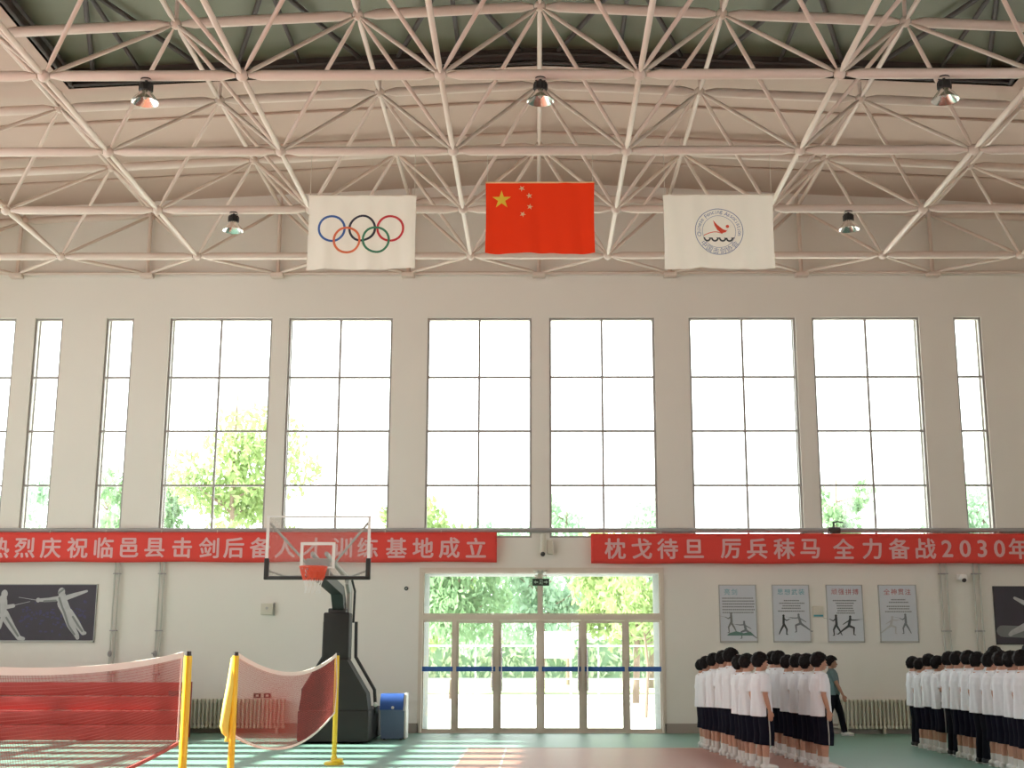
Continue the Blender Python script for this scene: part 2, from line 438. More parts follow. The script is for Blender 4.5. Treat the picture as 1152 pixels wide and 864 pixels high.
# ------------------------------------------------------------------ windows
bars = (5.21, 6.41, 7.62)
WLAB = ['wide tall window cut off by the left edge of the photo', 'narrow tall window farthest to the left', 'narrow tall window second from the left', 'wide tall window with most of the tall tree behind it', 'wide tall window above the basketball backboard',
        'wide tall window above the left half of the doors', 'wide tall window above the right half of the doors', 'wide tall window above the first two small posters', 'wide tall window with the pipe valve below it', 'narrow tall window at the right, light green tree behind', 'narrow tall window just out of view at the right', 'wide tall window out of view at the right']
for n, (a, b) in enumerate(front_windows):
    mb = MB(); y0, y1 = D + .05, D + .11; w = .045
    mb.box(a, a + w, y0, y1, ZS, ZW); mb.box(b - w, b, y0, y1, ZS, ZW)
    mb.box(a + w, b - w, y0, y1, ZS, ZS + w); mb.box(a + w, b - w, y0, y1, ZW - w, ZW)
    cols = [a + w, b - w]
    if b - a > 1:
        c = (a + b) / 2; mb.box(c - .022, c + .022, y0, y1, ZS + w, ZW - w); cols = [a + w, c - .022, c + .022, b - w]
    for zz in bars:
        for i in range(0, len(cols), 2): mb.box(cols[i], cols[i + 1], y0 + .004, y1 - .004, zz - .022, zz + .022)
    o = struct(mb.build('window_%d' % (n + 1), M['alu']), WLAB[n], 'window')
    g = MB(); zz = [ZS + w] + list(bars) + [ZW - w]
    for i in range(0, len(cols), 2):
        for j in range(4): g.box(cols[i], cols[i + 1], y0 + .025, y0 + .031, zz[j] + .022 * (j > 0), zz[j + 1] - .022 * (j < 3))
    g.build('pane', M['glass'], o)
    # frame lip at the outer edge of the reveal
    e = MB(); e.box(a, a + .03, D + .30, D + .34, ZS, ZW); e.box(b - .03, b, D + .30, D + .34, ZS, ZW); e.build('outer_lip', M['alu'], o)
# horizontal pipe below the windows, with a lever valve
pp = thing('heating_pipe', 'long grey horizontal pipe below the tall windows carrying the red banners', 'pipe', (0, D - .10, 4.22))
mb = MB(); mb.path([(XL + .01, 0, 0), (XR - .01, 0, 0)], .052, 14); mb.build('pipe', M['pipe'], pp)
for k in range(-13, 14, 2):
    mb = MB(); mb.box(k - .02, k + .02, 0, .098, -.012, .012); mb.build('bracket', M['pipe'], pp)
vx = 6.37
mb = MB(); mb.sphere((vx, 0, .0), (.1, .075, .075)); mb.path([(vx - .13, 0, 0), (vx + .13, 0, 0)], .07, 10); mb.path([(vx, 0, .05), (vx, 0, .17)], .022, 8)
v_ = mb.build('valve', M['dark_steel'], pp)
mb = MB(); mb.path([(vx - .02, 0, .165), (vx + .08, 0, .185), (vx + .21, 0, .165)], [.02, .016, .014], 8); mb.build('lever', M['dark_steel'], v_)

# ------------------------------------------------------------------ glazed entrance
dv = [-2.44, -1.74, -.84, .07, .97, 1.89, 2.63]; ZTR = 2.39; ZH = 3.38
mb = MB(); fy0, fy1 = D - .02, D + .09
mb.box(DOOR[0] - .05, DOOR[0] + .03, fy0, fy1, 0, ZH + .05); mb.box(DOOR[1] - .03, DOOR[1] + .05, fy0, fy1, 0, ZH + .05)
mb.box(DOOR[0] + .03, DOOR[1] - .03, fy0, fy1, ZH - .05, ZH + .05)
mb.box(DOOR[0] + .03, DOOR[1] - .03, fy0, fy1, ZTR - .07, ZTR + .05)
for x in dv[1:-1]: mb.box(x - .035, x + .035, fy0 + .01, fy1 - .01, 0, ZTR - .07)
mb.box(.035, .105, fy0 + .01, fy1 - .01, ZTR + .05, ZH - .05)
mb.box(DOOR[0] + .03, DOOR[1] - .03, fy0, fy1, 0, .012)
struct(mb.build('trim_5', M['door_alu']), 'champagne metal frame of the glazed entrance', 'door frame')
def leaf(name, a, b, z0, z1, stile, rail, handle=None, stripe=True, lab=None):
    mb = MB(); y0, y1 = D + .02, D + .06
    mb.box(a, a + stile, y0, y1, z0, z1); mb.box(b - stile, b, y0, y1, z0, z1)
    mb.box(a + stile, b - stile, y0, y1, z0, z0 + rail); mb.box(a + stile, b - stile, y0, y1, z1 - stile, z1)
    o = struct(mb.build(name, M['door_alu']), lab, 'door' if name.startswith('door') else 'window')
    g = MB(); g.box(a + stile, b - stile, D + .036, D + .044, z0 + rail, z1 - stile); g.build('pane', M['glass'], o)
    if stripe:
        t = MB(); t.box(a, b, D + .012, D + .019, 1.26, 1.36); t.build('stripe', M['blue'], o)['label'] = 'blue warning stripe'
    if handle is not None:
        h = MB()
        hx = a + .06 if handle < 0 else b - .06
        h.path([(hx, D - .035, .86), (hx, D - .035, 1.74)], .016, 10)
        for z in (.98, 1.62): h.path([(hx, D - .035, z), (hx, D + .03, z)], .011, 8)
        h.build('door_handle', M['steel'], o)['label'] = 'steel pull bar'
    return o
labs = ['glazed door leaf left of the closed centre pair', 'left leaf of the centre door pair', 'right leaf of the centre door pair', 'glazed door leaf right of the centre pair']
hs = [1, -1, 1, -1]
for i in range(4): leaf('door_%d' % (i + 1), dv[i + 1] + .036, dv[i + 2] - .036, .015, ZTR - .075, .05, .09, hs[i], True, labs[i])
leaf('window_21', DOOR[0] + .035, dv[1] - .036, .015, ZTR - .075, .03, .07, None, True, 'narrow fixed side light left of the doors')
leaf('window_22', dv[5] + .036, DOOR[1] - .035, .015, ZTR - .075, .03, .07, None, True, 'narrow fixed side light right of the doors')
leaf('window_23', DOOR[0] + .035, .033, ZTR + .055, ZH - .055, .02, .02, None, False, 'wide transom pane above the left doors')
leaf('window_24', .107, DOOR[1] - .035, ZTR + .055, ZH - .055, .02, .02, None, False, 'wide transom pane above the right doors')
# porch outside
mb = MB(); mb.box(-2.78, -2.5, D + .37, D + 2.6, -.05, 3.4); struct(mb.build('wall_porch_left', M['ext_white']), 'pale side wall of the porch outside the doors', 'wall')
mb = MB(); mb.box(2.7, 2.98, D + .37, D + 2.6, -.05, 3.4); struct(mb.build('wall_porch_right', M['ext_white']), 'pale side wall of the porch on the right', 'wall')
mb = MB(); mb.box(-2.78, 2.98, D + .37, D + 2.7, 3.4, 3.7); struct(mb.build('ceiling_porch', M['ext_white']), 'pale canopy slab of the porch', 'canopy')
# exit sign, motion sensor, camera
s_ = thing('exit_sign', 'small dark emergency exit sign hanging over the centre of the doors', 'sign', (.087, D - .06, 3.12))
mb = MB(); mb.rbox(-.18, .18, -.02, .02, -.075, .075, .008); mb.build('case', M['exit_dark'], s_)
mb = MB()
def flat(mb, poly, y=-.0215, mi=0): mb.poly3([(a, y, b) for a, b in poly], mi)
flat(mb, [(-.15, 0), (-.11, .035), (-.11, .012), (-.06, .012), (-.06, -.012), (-.11, -.012), (-.11, -.035)])
flat(mb, [(.15, 0), (.11, .035), (.11, .012), (.06, .012), (.06, -.012), (.11, -.012), (.11, -.035)])
flat(mb, [(-.03, .05), (.035, .05), (.035, -.05), (.022, -.05), (.022, .038), (-.03, .038)])
flat(mb, [(-.02, .03), (0, .03), (0, .012), (-.02, .012)]); flat(mb, [(-.035, .0), (.0, .008), (.005, -.015), (.012, -.045), (0, -.045), (-.008, -.02), (-.03, -.045), (-.04, -.04), (-.02, -.012)])
mb.build('pictogram', M['exit_ink'], s_)
mb = MB()
for x in (-.1, .1): mb.path([(x, 0, .07), (x, .01, .135)], .006, 6)
mb.path([(-.13, .01, .135), (.13, .01, .135)], .012, 8); mb.path([(0, .01, .135), (0, .045, .135)], .02, 8)
mb.build('hanger', M['cream'], s_)
s_ = thing('motion_sensor', 'rounded cream door sensor on the frame above the exit sign', 'sensor', (.075, D - .03, 3.345))
mb = MB(); mb.lathe([(.001, -.05), (.08, -.045), (.14, -.01), (.15, .04)], (0, .01, 0), 20); mb.build('body', M['cream'], s_)
mb = MB(); mb.rbox(-.06, .06, -.13, -.115, -.01, .02, .005); mb.build('lens', M['pgrey'], s_)
s_ = thing('surveillance_camera', 'cream box camera with dark lens between the two red banners', 'camera', (.2, D, 3.91))
mb = MB(); mb.rbox(.02, .15, -.14, -.01, -.2, .1, .012); mb.build('junction_box', M['cream'], s_)
mb = MB(); mb.path([(-.06, -.16, .22), (-.07, -.17, -.2)], [(.05, .06), (.055, .065)], 14); mb.build('housing', M['cream'], s_)
mb = MB(); mb.sphere((-.07, -.19, -.20), (.05, .055, .055), 14, 10); mb.build('lens', M['black'], s_)
mb = MB(); mb.path([(-.06, -.1, .1), (-.06, -.005, .1)], .02, 8); mb.build('bracket', M['cream'], s_)

# ------------------------------------------------------------------ outside
mb = MB(); mb.box(-120, 120, D + .36, 160, -.2, -.06); struct(mb.build('ground', M['concrete']), 'pale sunlit paving outside the doors', 'ground')
mb = MB(); mb.box(-60, 60, 57, 95, -.06, .0); struct(mb.build('ground_verge', M['grass']), 'low grass verge beyond the paving', 'verge')
def tree(x, y, h, r, lm, n, label, zc=None, leafsize=.34, flat_=1.0, trunk_r=.13, seed=0):
    R = random.Random(seed)
    t = thing('tree', label, 'tree', (x, y, -.06), 0, 'trees outside the windows')
    mb = MB(); zc = zc or h * .62
    mb.path([(0, 0, 0), (.08, .03, h * .35), (-.05, 0, h * .7), (.02, 0, h * .92)], [trunk_r, trunk_r * .8, trunk_r * .5, .02], 8)
    ends = []
    for k in range(9):
        a = R.uniform(0, 2 * PI); z0 = R.uniform(.35, .8) * h; l = r * R.uniform(.6, .95)
        e = (math.cos(a) * l, math.sin(a) * l, min(h * .97, z0 + l * R.uniform(.3, .9)))
        mb.path([(0, 0, z0), (e[0] * .5, e[1] * .5, (z0 + e[2]) / 2 - .05), e], [trunk_r * .4, trunk_r * .25, .012], 6); ends.append(e)
    mb.build('trunk', M['trunk'], t)
    mb = MB(); H = (h - zc)
    blobs = [(e[0], e[1], e[2], r * R.uniform(.3, .5)) for e in ends] + [(R.uniform(-.4, .4) * r, R.uniform(-.4, .4) * r, zc + R.uniform(-.5, .7) * H, r * R.uniform(.4, .6)) for _ in range(7)]
    for k in range(n):
        b = R.choice(blobs)
        d = Vector((R.gauss(0, 1), R.gauss(0, 1), R.gauss(0, 1))).normalized() * b[3] * (R.random() ** .4)
        c = Vector(b[:3]) + d; c.z = min(c.z, h)
        q = Euler((R.uniform(0, 6), R.uniform(0, 6), R.uniform(0, 6))).to_matrix(); s1 = leafsize * R.uniform(.6, 1.2); s2 = s1 * .45
        pts = [c + q @ Vector(p) for p in ((-s1, 0, 0), (-s1 * .2, s2, 0), (s1, 0, .05 * s1), (-s1 * .2, -s2, 0))]
        mb.add(pts, [(0, 1, 2, 3)], 0)
    mb.build('crown', M[lm], t, fix=False)
    return t
tree(-10.9, 46, 12.0, 2.3, 'leaf_a', 3800, 'tall yellow-green tree behind the second wide window from the left', 7.2, .17, seed=1)
tree(-15.6, 51.5, 9.5, 1.7, 'leaf_b', 3600, 'bushy green tree low in the wide window left of the tall tree', 5.2, .19, seed=2)
tree(-19.6, 59, 10.9, 2.1, 'leaf_c', 3000, 'pale green tree low in the narrow window beside the fencing poster', 5.2, .19, seed=3)
tree(-18.9, 46.5, 9.0, 1.8, 'leaf_c', 3000, 'pale green tree low in the leftmost narrow window', 5.2, .19, seed=4)
tree(-4.9, 58, 8.9, 2.1, 'leaf_a', 4200, 'yellow-green tree seen through the left transom and side light', 4.6, .20, seed=5)
tree(-2.2, 66, 8.6, 2.6, 'leaf_c', 4200, 'pale hazy tree seen through the transom just left of centre', 4.6, .22, seed=6)
tree(1.7, 72, 11.4, 1.9, 'leaf_c', 2200, 'slim pale tree reaching the window right of centre', 5.6, .22, seed=7)
tree(5.7, 66, 10.4, 1.9, 'leaf_c', 2600, 'pale tree showing low in the window over the right doors', 5.4, .22, seed=8)
tree(3.5, 47, 5.9, 2.2, 'leaf_a', 4600, 'low yellow-green tree seen through the right doors', 3.6, .19, seed=9)
tree(12.1, 52, 9.8, 1.3, 'leaf_b', 1600, 'green tree low in the wide window beside the rightmost narrow one', 6.3, .18, seed=10)
tree(19.4, 56, 10.4, 2.2, 'leaf_c', 4200, 'light green tree low in the rightmost narrow window', 6.4, .2, seed=11)
tree(2.95, 36, 3.9, 1.0, 'leaf_a', 1100, 'young thin-trunked tree just outside the right side light', 2.9, .14, trunk_r=.05, seed=12)
tree(-3.3, 51.5, 5.6, 2.2, 'leaf_b', 4600, 'rounded green tree seen through the left door leaves', 3.4, .19, seed=13)
tree(.2, 57, 6.6, 2.0, 'leaf_c', 3000, 'pale tree behind the notice board in the middle of the doors', 4.0, .2, seed=14)
R = random.Random(31)
hd = thing('hedge', 'long pale green clipped hedge far beyond the doors', 'hedge', (0, 88, 0)); mb = MB()
for k in range(5200):
    c = Vector((R.uniform(-11, 12), R.uniform(-.9, .9), R.uniform(.1, 3.1) + .25 * math.sin(k)))
    q = Euler((R.uniform(0, 6), R.uniform(0, 6), R.uniform(0, 6))).to_matrix(); s1 = R.uniform(.2, .38)
    mb.add([c + q @ Vector(p) for p in ((-s1, 0, 0), (0, s1 * .45, 0), (s1, 0, 0), (0, -s1 * .45, 0))], [(0, 1, 2, 3)])
mb.build('foliage', M['leaf_d'], hd, fix=False)
mb = MB(); mb.box(-11, 12, -.5, .5, -.02, 2.6); mb.build('core', M['leaf_c'], hd)
# white hoarding and rail fence
s_ = thing('notice_board', 'white notice board standing on posts beyond the doors', 'board', (.55, 45, -.06))
mb = MB(); mb.rbox(-.62, .72, -.04, .04, 1.55, 2.45, .02); mb.build('panel', M['white'], s_)
for x in (-.5, .6):
    mb = MB(); mb.path([(x, .06, 0), (x, .06, 2.4)], .04, 8); mb.build('post', M['pgrey'], s_)
s_ = thing('rail_fence', 'thin metal rail fence across the paving beyond the doors', 'fence', (0, 43, -.06))
for x in range(-6, 11, 2):
    mb = MB(); mb.path([(x, 0, 0), (x, 0, 2.0)], .03, 8); mb.build('post', M['pgrey'], s_)
for z in (.9, 1.95):
    mb = MB(); mb.path([(-6, 0, z), (10, 0, z)], .025, 8); mb.build('rail', M['pgrey'], s_)

# ------------------------------------------------------------------ roof space frame
ZB = 9.95; PX = 2.928; Y0 = 17.63
sf = thing('roof_space_frame', 'cream painted steel tube space frame spanning the hall under the roof', 'roof frame', (CXR, 0, 0))
ztop = lambda x: 11.83 - .05 * abs(x)
bot = lambda i, j: Vector(((i + .5) * PX, Y0 + j * PX, ZB))             # i -5..4, j -3..3
topn = lambda i, j: Vector((i * PX, Y0 + (j + .5) * PX, ztop(i * PX)))   # i -5..5, j -4..3
def member(mb, a, b, r, taper=True):
    d = b - a; L = d.length; t = d / L
    if taper:
        mb.path([a + t * .10, a + t * .30, b - t * .30, b - t * .10], [r * .45, r, r, r * .45], 10)
    else: mb.path([a, b], r, 8)
rest = {'bottom_chord': MB(), 'top_chord': MB(), 'web_member': MB(), 'node_ball': MB()}
webs = []
def put(kind, a, b, r, near):
    if near: mb = MB(); member(mb, a, b, r); mb.build(kind, M['truss'], sf)
    else: member(rest[kind], a, b, r)
JB = range(-7, 4); IB = range(-5, 5); IT = range(-5, 6); JT = range(-8, 4)
inx = lambda p: abs(p.x) < 10.6
for j in JB:
    for i in IB:
        p = bot(i, j); near = j >= -1 and inx(p)
        if i < 4: put('bottom_chord', p, bot(i + 1, j), .078, near)
        if j < 3: put('bottom_chord', p, bot(i, j + 1), .044, near)
        if near:
            mb = MB(); mb.sphere(p, .092, 14, 8); mb.build('node_ball', M['truss'], sf)
        else: rest['node_ball'].sphere(p, .115, 10, 6)
        for di in (0, 1):
            for dj in (-1, 0):
                webs.append((p, topn(i + di, j + dj)))
for j in JT:
    for i in IT:
        p = topn(i, j); near = j >= -1 and inx(p)
        if i < 5: put('top_chord', p, topn(i + 1, j), .085, near)
        if j < 3: put('top_chord', p, topn(i, j + 1), .042, near)
        if near and j < 3:
            mb = MB(); mb.sphere(p, .092, 14, 8); mb.build('node_ball', M['truss'], sf)
        else: rest['node_ball'].sphere(p, .115, 10, 6)
        # short purlin stools up to the deck
        rest['web_member'].path([p, (p.x, p.y, deck(p.x + CXR) - .005 if not (RX0 < p.x + CXR < RX1 and p.y < RY1) else gz(p.x + CXR) - .005)], .035, 6)
webs.sort(key=lambda w: ((w[0] + w[1]) / 2 - Vector((0, 0, 1.6))).length if (w[0].y > 13.5 and abs(w[0].x) < .37 * w[0].y + .5) else 1e3)
for n, (a, b) in enumerate(webs): put('web_member', a, b, .035, n < 98)
# wall bearing: struts from the last bottom nodes to the wall bearings, edge tube and posts
for i in IT:
    w = Vector((i * PX, D - .12, ZB + .02))
    for di in (-1, 0):
        if 0 <= i + di + 5 < 10:
            mb = MB(); member(mb, bot(i + di, 3), w, .036); mb.build('bearing_strut', M['truss'], sf)
    mb = MB(); mb.path([w, (w.x, w.y, ztop(w.x) - .05)], .045, 8); mb.build('bearing_post', M['truss'], sf)
    mb = MB(); mb.rbox(w.x - .14, w.x + .14, D - .26, D - .06, 9.86, 9.95, .01); mb.build('bearing_plate', M['truss'], sf)
    if i < 5:
        mb = MB(); mb.path([w, w + Vector((PX, 0, 0))], .034, 8); mb.build('edge_tube', M['truss'], sf)
for k, mb in rest.items():
    o = mb.build(k, M['truss'], sf); o['kind'] = 'stuff'

# ------------------------------------------------------------------ high-bay lamps
def lamp(x, j, label):
    y = Y0 + j * PX
    t = thing('high_bay_lamp', label, 'lamp', (x, y, 9.872), 0, 'high-bay lamps under the roof frame')
    mb = MB(); mb.path([(0, 0, 0), (0, 0, -.06)], .022, 8); mb.lathe([(.084, -.0), (.084, .02)], (0, 0, 0), 12); mb.rbox(-.09, .09, -.03, .03, -.07, -.04, .008); mb.build('bracket', M['black'], t)
    mb = MB(); mb.lathe([(.001, -.05), (.09, -.05), (.098, -.065), (.098, -.165), (.08, -.185), (.001, -.185)], (0, 0, 0), 24)
    for k in range(12):
        a = 2 * PI * k / 12; c, s2 = math.cos(a), math.sin(a)
        mb.path([(c * .1, s2 * .1, -.07), (c * .1, s2 * .1, -.16)], .007, 5)
    mb.build('housing', M['black'], t)
    mb = MB(); mb.lathe([(.088, -.178), (.093, -.195), (.135, -.25), (.195, -.33), (.20, -.342), (.194, -.338), (.132, -.254), (.088, -.20)], (0, 0, 0), 20); mb.build('reflector', M['reflector'], t)
    mb = MB(); mb.sphere((0, 0, -.235), (.04, .04, .06), 14, 10); mb.build('bulb', M['bulb'], t)
lamp(-5.74, 0, 'high-bay lamp with metal reflector under the first beam, at its left')
lamp(.06, 0, 'high-bay lamp with metal reflector hanging above the red flag')
lamp(5.97, 0, 'high-bay lamp with metal reflector under the first beam, at its right')
lamp(-5.8, 2, 'smaller looking high-bay lamp left of the flag with five rings')
lamp(5.95, 2, 'smaller looking high-bay lamp right of the white emblem flag')

# ------------------------------------------------------------------ flags
def flag(label, x0, x1, z0, z1, mbase, seed, rod=None):
    yf = Y0 + PX; cx = (x0 + x1) / 2; cz = (z0 + z1) / 2; w = x1 - x0; h = z1 - z0
    t = thing('hanging_flag', label, 'flag', (cx, yf, z1), 0, 'flags hung from the roof frame')
    R = random.Random(seed); ph = [R.uniform(0, 6) for _ in range(4)]
    def wave(x, z):
        k = .35 + .65 * min(1, max(0, -z / h))
        return k * (.022 * math.sin(9 * x + ph[0]) + .014 * math.sin(17 * x + ph[1] + z * 1.5) + .02 * math.sin(2.2 * x + ph[2] + z))
    nx, nz = 60, 36; mb = MB(); vs = []; fs = []
    for j in range(nz + 1):
        for i in range(nx + 1):
            x = -w / 2 + w * i / nx; z = -h * j / nz
            vs.append((x * (1 - .012 * math.sin(PI * j / nz)), wave(x, z), z + .012 * math.sin(PI * i / nx * 3 + ph[3]) * j / nz))
    for j in range(nz):
        for i in range(nx): fs.append((j * (nx + 1) + i, j * (nx + 1) + i + 1, (j + 1) * (nx + 1) + i + 1, (j + 1) * (nx + 1) + i))
    mb.add(vs, fs, 0, True)
    o = mb.build('cloth', mbase, t)
    mb = MB(); mb.path([(-w / 2, 0, -.002), (w / 2, 0, -.002)], .014, 8); mb.build('hem_rod', rod or mbase, t)
    for x in (-w / 2 + .03, w / 2 - .03):
        mb = MB(); mb.path([(x, 0, 0), (x, 0, ZB - .05 - z1)], .005, 5); mb.build('cord', M['cream'], t)
    def put(polys, m, name, off=.005, sub=True):
        mb = MB()
        for k, pl in enumerate(polys): mb.poly3([(a, wave(a, b) - off - .00001 * k, b) for a, b in pl])
        return mb.build(name, m, t)
    return t, w, h, put
def star(cx, cz, r, rot):
    pts = [(cx + (r if k % 2 == 0 else r * .382) * math.sin(rot + PI * k / 5), cz + (r if k % 2 == 0 else r * .382) * math.cos(rot + PI * k / 5)) for k in range(10)]
    return [[(cx, cz), pts[k], pts[(k + 1) % 10]] for k in range(10)]
def ring(cx, cz, r0, r1, n=48, a0=0, a1=2 * PI):
    out = []
    for k in range(n):
        p, q = a0 + (a1 - a0) * k / n, a0 + (a1 - a0) * (k + 1) / n
        out.append([(cx + r0 * math.cos(p), cz + r0 * math.sin(p)), (cx + r1 * math.cos(p), cz + r1 * math.sin(p)), (cx + r1 * math.cos(q), cz + r1 * math.sin(q)), (cx + r0 * math.cos(q), cz + r0 * math.sin(q))])
    return out
t, w, h, put = flag('red flag with one large and four small yellow stars, hung in the middle', -.855, .975, 8.14, 9.385, M['flagr'], 3, M['flagcream'])
put(star(-w / 2 + .27, -h * .245, .165, 0), M['flagy'], 'large_star', .006)
for a, b in ((.61, .09), (.735, .19), (.745, .345), (.625, .455)):
    ang = math.atan2(-(a - .27), (b * 1.0 - .27)) + .3
    put(star(-w / 2 + a, -h * b, .056, ang), M['flagcream'], 'small_star', .006)
t, w, h, put = flag('white flag with five interlaced coloured rings, hung left of the red flag', -3.83, -2.015, 7.867, 9.155, M['flagw'], 5)
rr = .215; sp = .51
ctr = [(-sp, 0, 'rblue'), (0, 0, 'rblack'), (sp - .04, .0, 'rred'), (-sp / 2, -.20, 'ryel'), (sp / 2 - .02, -.20, 'rgreen')]
for k, (a, b, m_) in enumerate(ctr): put(ring(a + .01, b - .58, rr - .019, rr + .019), M[m_], 'ring', .006 + .0012 * k)
t, w, h, put = flag('white flag with a round blue and red emblem, hung right of the red flag', 2.12, 3.965, 7.867, 9.157, M['flagw'], 8)
ec = (0.0, -.60)
put0 = put
def put(polys, m, name, off=.005): return put0([[(a * 1.17, (b + .60) * 1.17 - .645) for a, b in pl] for pl in polys], m, name, off)
put(ring(ec[0], ec[1], .335, .345), M['emblem'], 'emblem_ring')
put(ring(ec[0], ec[1], .235, .241), M['emblem'], 'emblem_ring', .0055)
put([[(-.08, -.43), (-.02, -.50), (.06, -.565), (.11, -.58), (.13, -.565), (.10, -.605), (.04, -.625), (-.02, -.58), (-.06, -.51)]], M['swoosh'], 'emblem_swoosh', .0062)
put(ring(.125, -.52, 0.0, .024, 14), M['swoosh'], 'emblem_swoosh', .0062)
arc = []
for k in range(12):
    a, b = k / 12, (k + 1) / 12
    f_ = lambda s2: (-.22 + .27 * s2, -.69 + .085 * math.sin(PI * (.1 + .65 * s2)))
    p, q = f_(a), f_(b); arc.append([(p[0], p[1] - .006), (q[0], q[1] - .006), (q[0], q[1] + .006), (p[0], p[1] + .006)])
put(arc, M['swoosh'], 'emblem_swoosh', .0062)
wv = []
for c0 in (-.17, -.06, .05, .15):
    for k in range(8):
        a0, a1 = PI * (1 + k / 8), PI * (1 + (k + 1) / 8)
        g_ = lambda a, r: (c0 + r * math.cos(a) * .9, -.69 + r * math.sin(a))
        wv.append([g_(a0, .036), g_(a0, .062), g_(a1, .062), g_(a1, .036)])
    wv.append([(c0 + .02, -.69), (c0 + .065, -.69), (c0 + .075, -.705), (c0 + .03, -.705)])
put(wv, M['inkdark'], 'emblem_mark', .0064)
def arc_text(txt, r, a0, a1, size, flip):
    out = []
    n = len(txt)
    for k, ch in enumerate(txt):
        if ch == ' ': continue
        a = a0 + (a1 - a0) * k / (n - 1)
        vs, fs = polys_from_text(ch, size)
        rot = a - PI / 2 if not flip else a + PI / 2
        c, s2 = math.cos(rot), math.sin(rot)
        P = [(ec[0] + r * math.cos(a) + x * c - z * s2, ec[1] + r * math.sin(a) + x * s2 + z * c) for x, z in vs]
        out += [[P[i] for i in f] for f in fs]
    return out
put(arc_text('Chinese Fencing Association', .288, PI * 1.06, -.06 * PI, .085, False), M['emblem'], 'emblem_lettering')
put(arc_text('中国击剑协会', .288, PI * 1.23, PI * 1.77, .095, True), M['emblem'], 'emblem_lettering')

# ------------------------------------------------------------------ red banners
def banner(label, x0, x1, z0, z1, chars, seed):
    yb = D - .2
    t = thing('banner', label, 'banner', ((x0 + x1) / 2, yb, (z0 + z1) / 2), 0, 'red banners on the end wall')
    R = random.Random(seed); cx, cz = (x0 + x1) / 2, (z0 + z1) / 2
    wave = lambda x, z: .012 * math.sin(1.7 * x + seed) + .006 * math.sin(5.1 * x + z * 3)
    nx = int((x1 - x0) * 20); mb = MB(); vs = []; fs = []
    for j in range(7):
        for i in range(nx + 1):
            x = x0 + (x1 - x0) * i / nx; z = z1 - (z1 - z0) * j / 6
            vs.append((x - cx, wave(x, z), z - cz + (.008 * math.sin(2.3 * x) if j == 6 else 0)))
    for j in range(6):
        for i in range(nx): fs.append((j * (nx + 1) + i, j * (nx + 1) + i + 1, (j + 1) * (nx + 1) + i + 1, (j + 1) * (nx + 1) + i))
    mb.add(vs, fs, 0, True); o = mb.build('cloth', M['banner'], t)
    s2 = o.modifiers.new('thick', 'SOLIDIFY'); s2.thickness = .006; s2.offset = 0
    for ch, x, zc, size in chars:
        mb = MB(); vs, fs = polys_from_text(ch, size)
        for q, (da, db) in enumerate(((0, 0), (-.011, 0), (.011, 0), (0, -.009), (0, .009))):
            mb.add([(x + a + da - cx, wave(x + a, zc + b) - .012 - .0002 * q, zc + b + db - cz) for a, b in vs], fs)
        mb.build('character', M['banner_txt'], t, fix=False)['label'] = 'pale pink character'
    k = x0 + .3
    while k < x1:
        mb = MB(); mb.path([(k - cx, .0, z1 - cz - .01), (k - cx, .012, z1 - cz + .03), (k - cx, .035, z1 - cz + .045)], .006, 5); k += 1.2
        mb.build('tie', M['cream'], t)
LCH = [('热', -11.513), ('烈', -10.96), ('庆', -10.406), ('祝', -9.824), ('临', -9.261), ('邑', -8.708), ('县', -8.174), ('击', -7.584), ('剑', -7.012), ('后', -6.479), ('备', -5.908), ('人', -5.375), ('才', -4.785), ('训', -4.157), ('练', -3.61), ('基', -2.998), ('地', -2.428), ('成', -1.867), ('立', -1.298)]
RCH = [('枕', 1.671), ('戈', 2.239), ('待', 2.789), ('旦', 3.347), ('厉', 4.133), ('兵', 4.691), ('秣', 5.268), ('马', 5.817), ('全', 6.535), ('力', 7.139), ('备', 7.716), ('战', 8.273), ('2', 8.726), ('0', 9.112), ('3', 9.471), ('0', 9.839), ('年', 10.254)]
banner('long red banner with pale lettering on the end wall, left of the doors', -11.95, -.853, 3.535, 4.17, [(c, x, 3.84, .46) for c, x in LCH], 1)
banner('long red banner with pale lettering and numerals 2030, right of the doors', 1.156, 11.5, 3.505, 4.14, [(c, x, 3.82, .46 if c not in '0123' else .50) for c, x in RCH], 2)

# ------------------------------------------------------------------ posters
def limb(out, pts, ws):
    for (a, b), (wa, wb) in zip(zip(pts[:-1], pts[1:]), zip(ws[:-1], ws[1:])):
        d = Vector((b[0] - a[0], b[1] - a[1])); n_ = Vector((-d.y, d.x)).normalized()
        out.append([(a[0] + n_.x * wa, a[1] + n_.y * wa), (b[0] + n_.x * wb, b[1] + n_.y * wb), (b[0] - n_.x * wb, b[1] - n_.y * wb), (a[0] - n_.x * wa, a[1] - n_.y * wa)])
    for p, w_ in zip(pts, ws):
        out.append([(p[0] + w_ * math.cos(k * PI / 5), p[1] + w_ * math.sin(k * PI / 5)) for k in range(10)])
def disc(out, c, rx, ry): out.append([(c[0] + rx * math.cos(k * PI / 8), c[1] + ry * math.sin(k * PI / 8)) for k in range(16)])
def prints(t, name, polys, m, y):
    mb = MB()
    for k, p in enumerate(polys): mb.poly3([(a, y - .00004 * k, b) for a, b in p])
    return mb.build(name, m, t, fix=False)
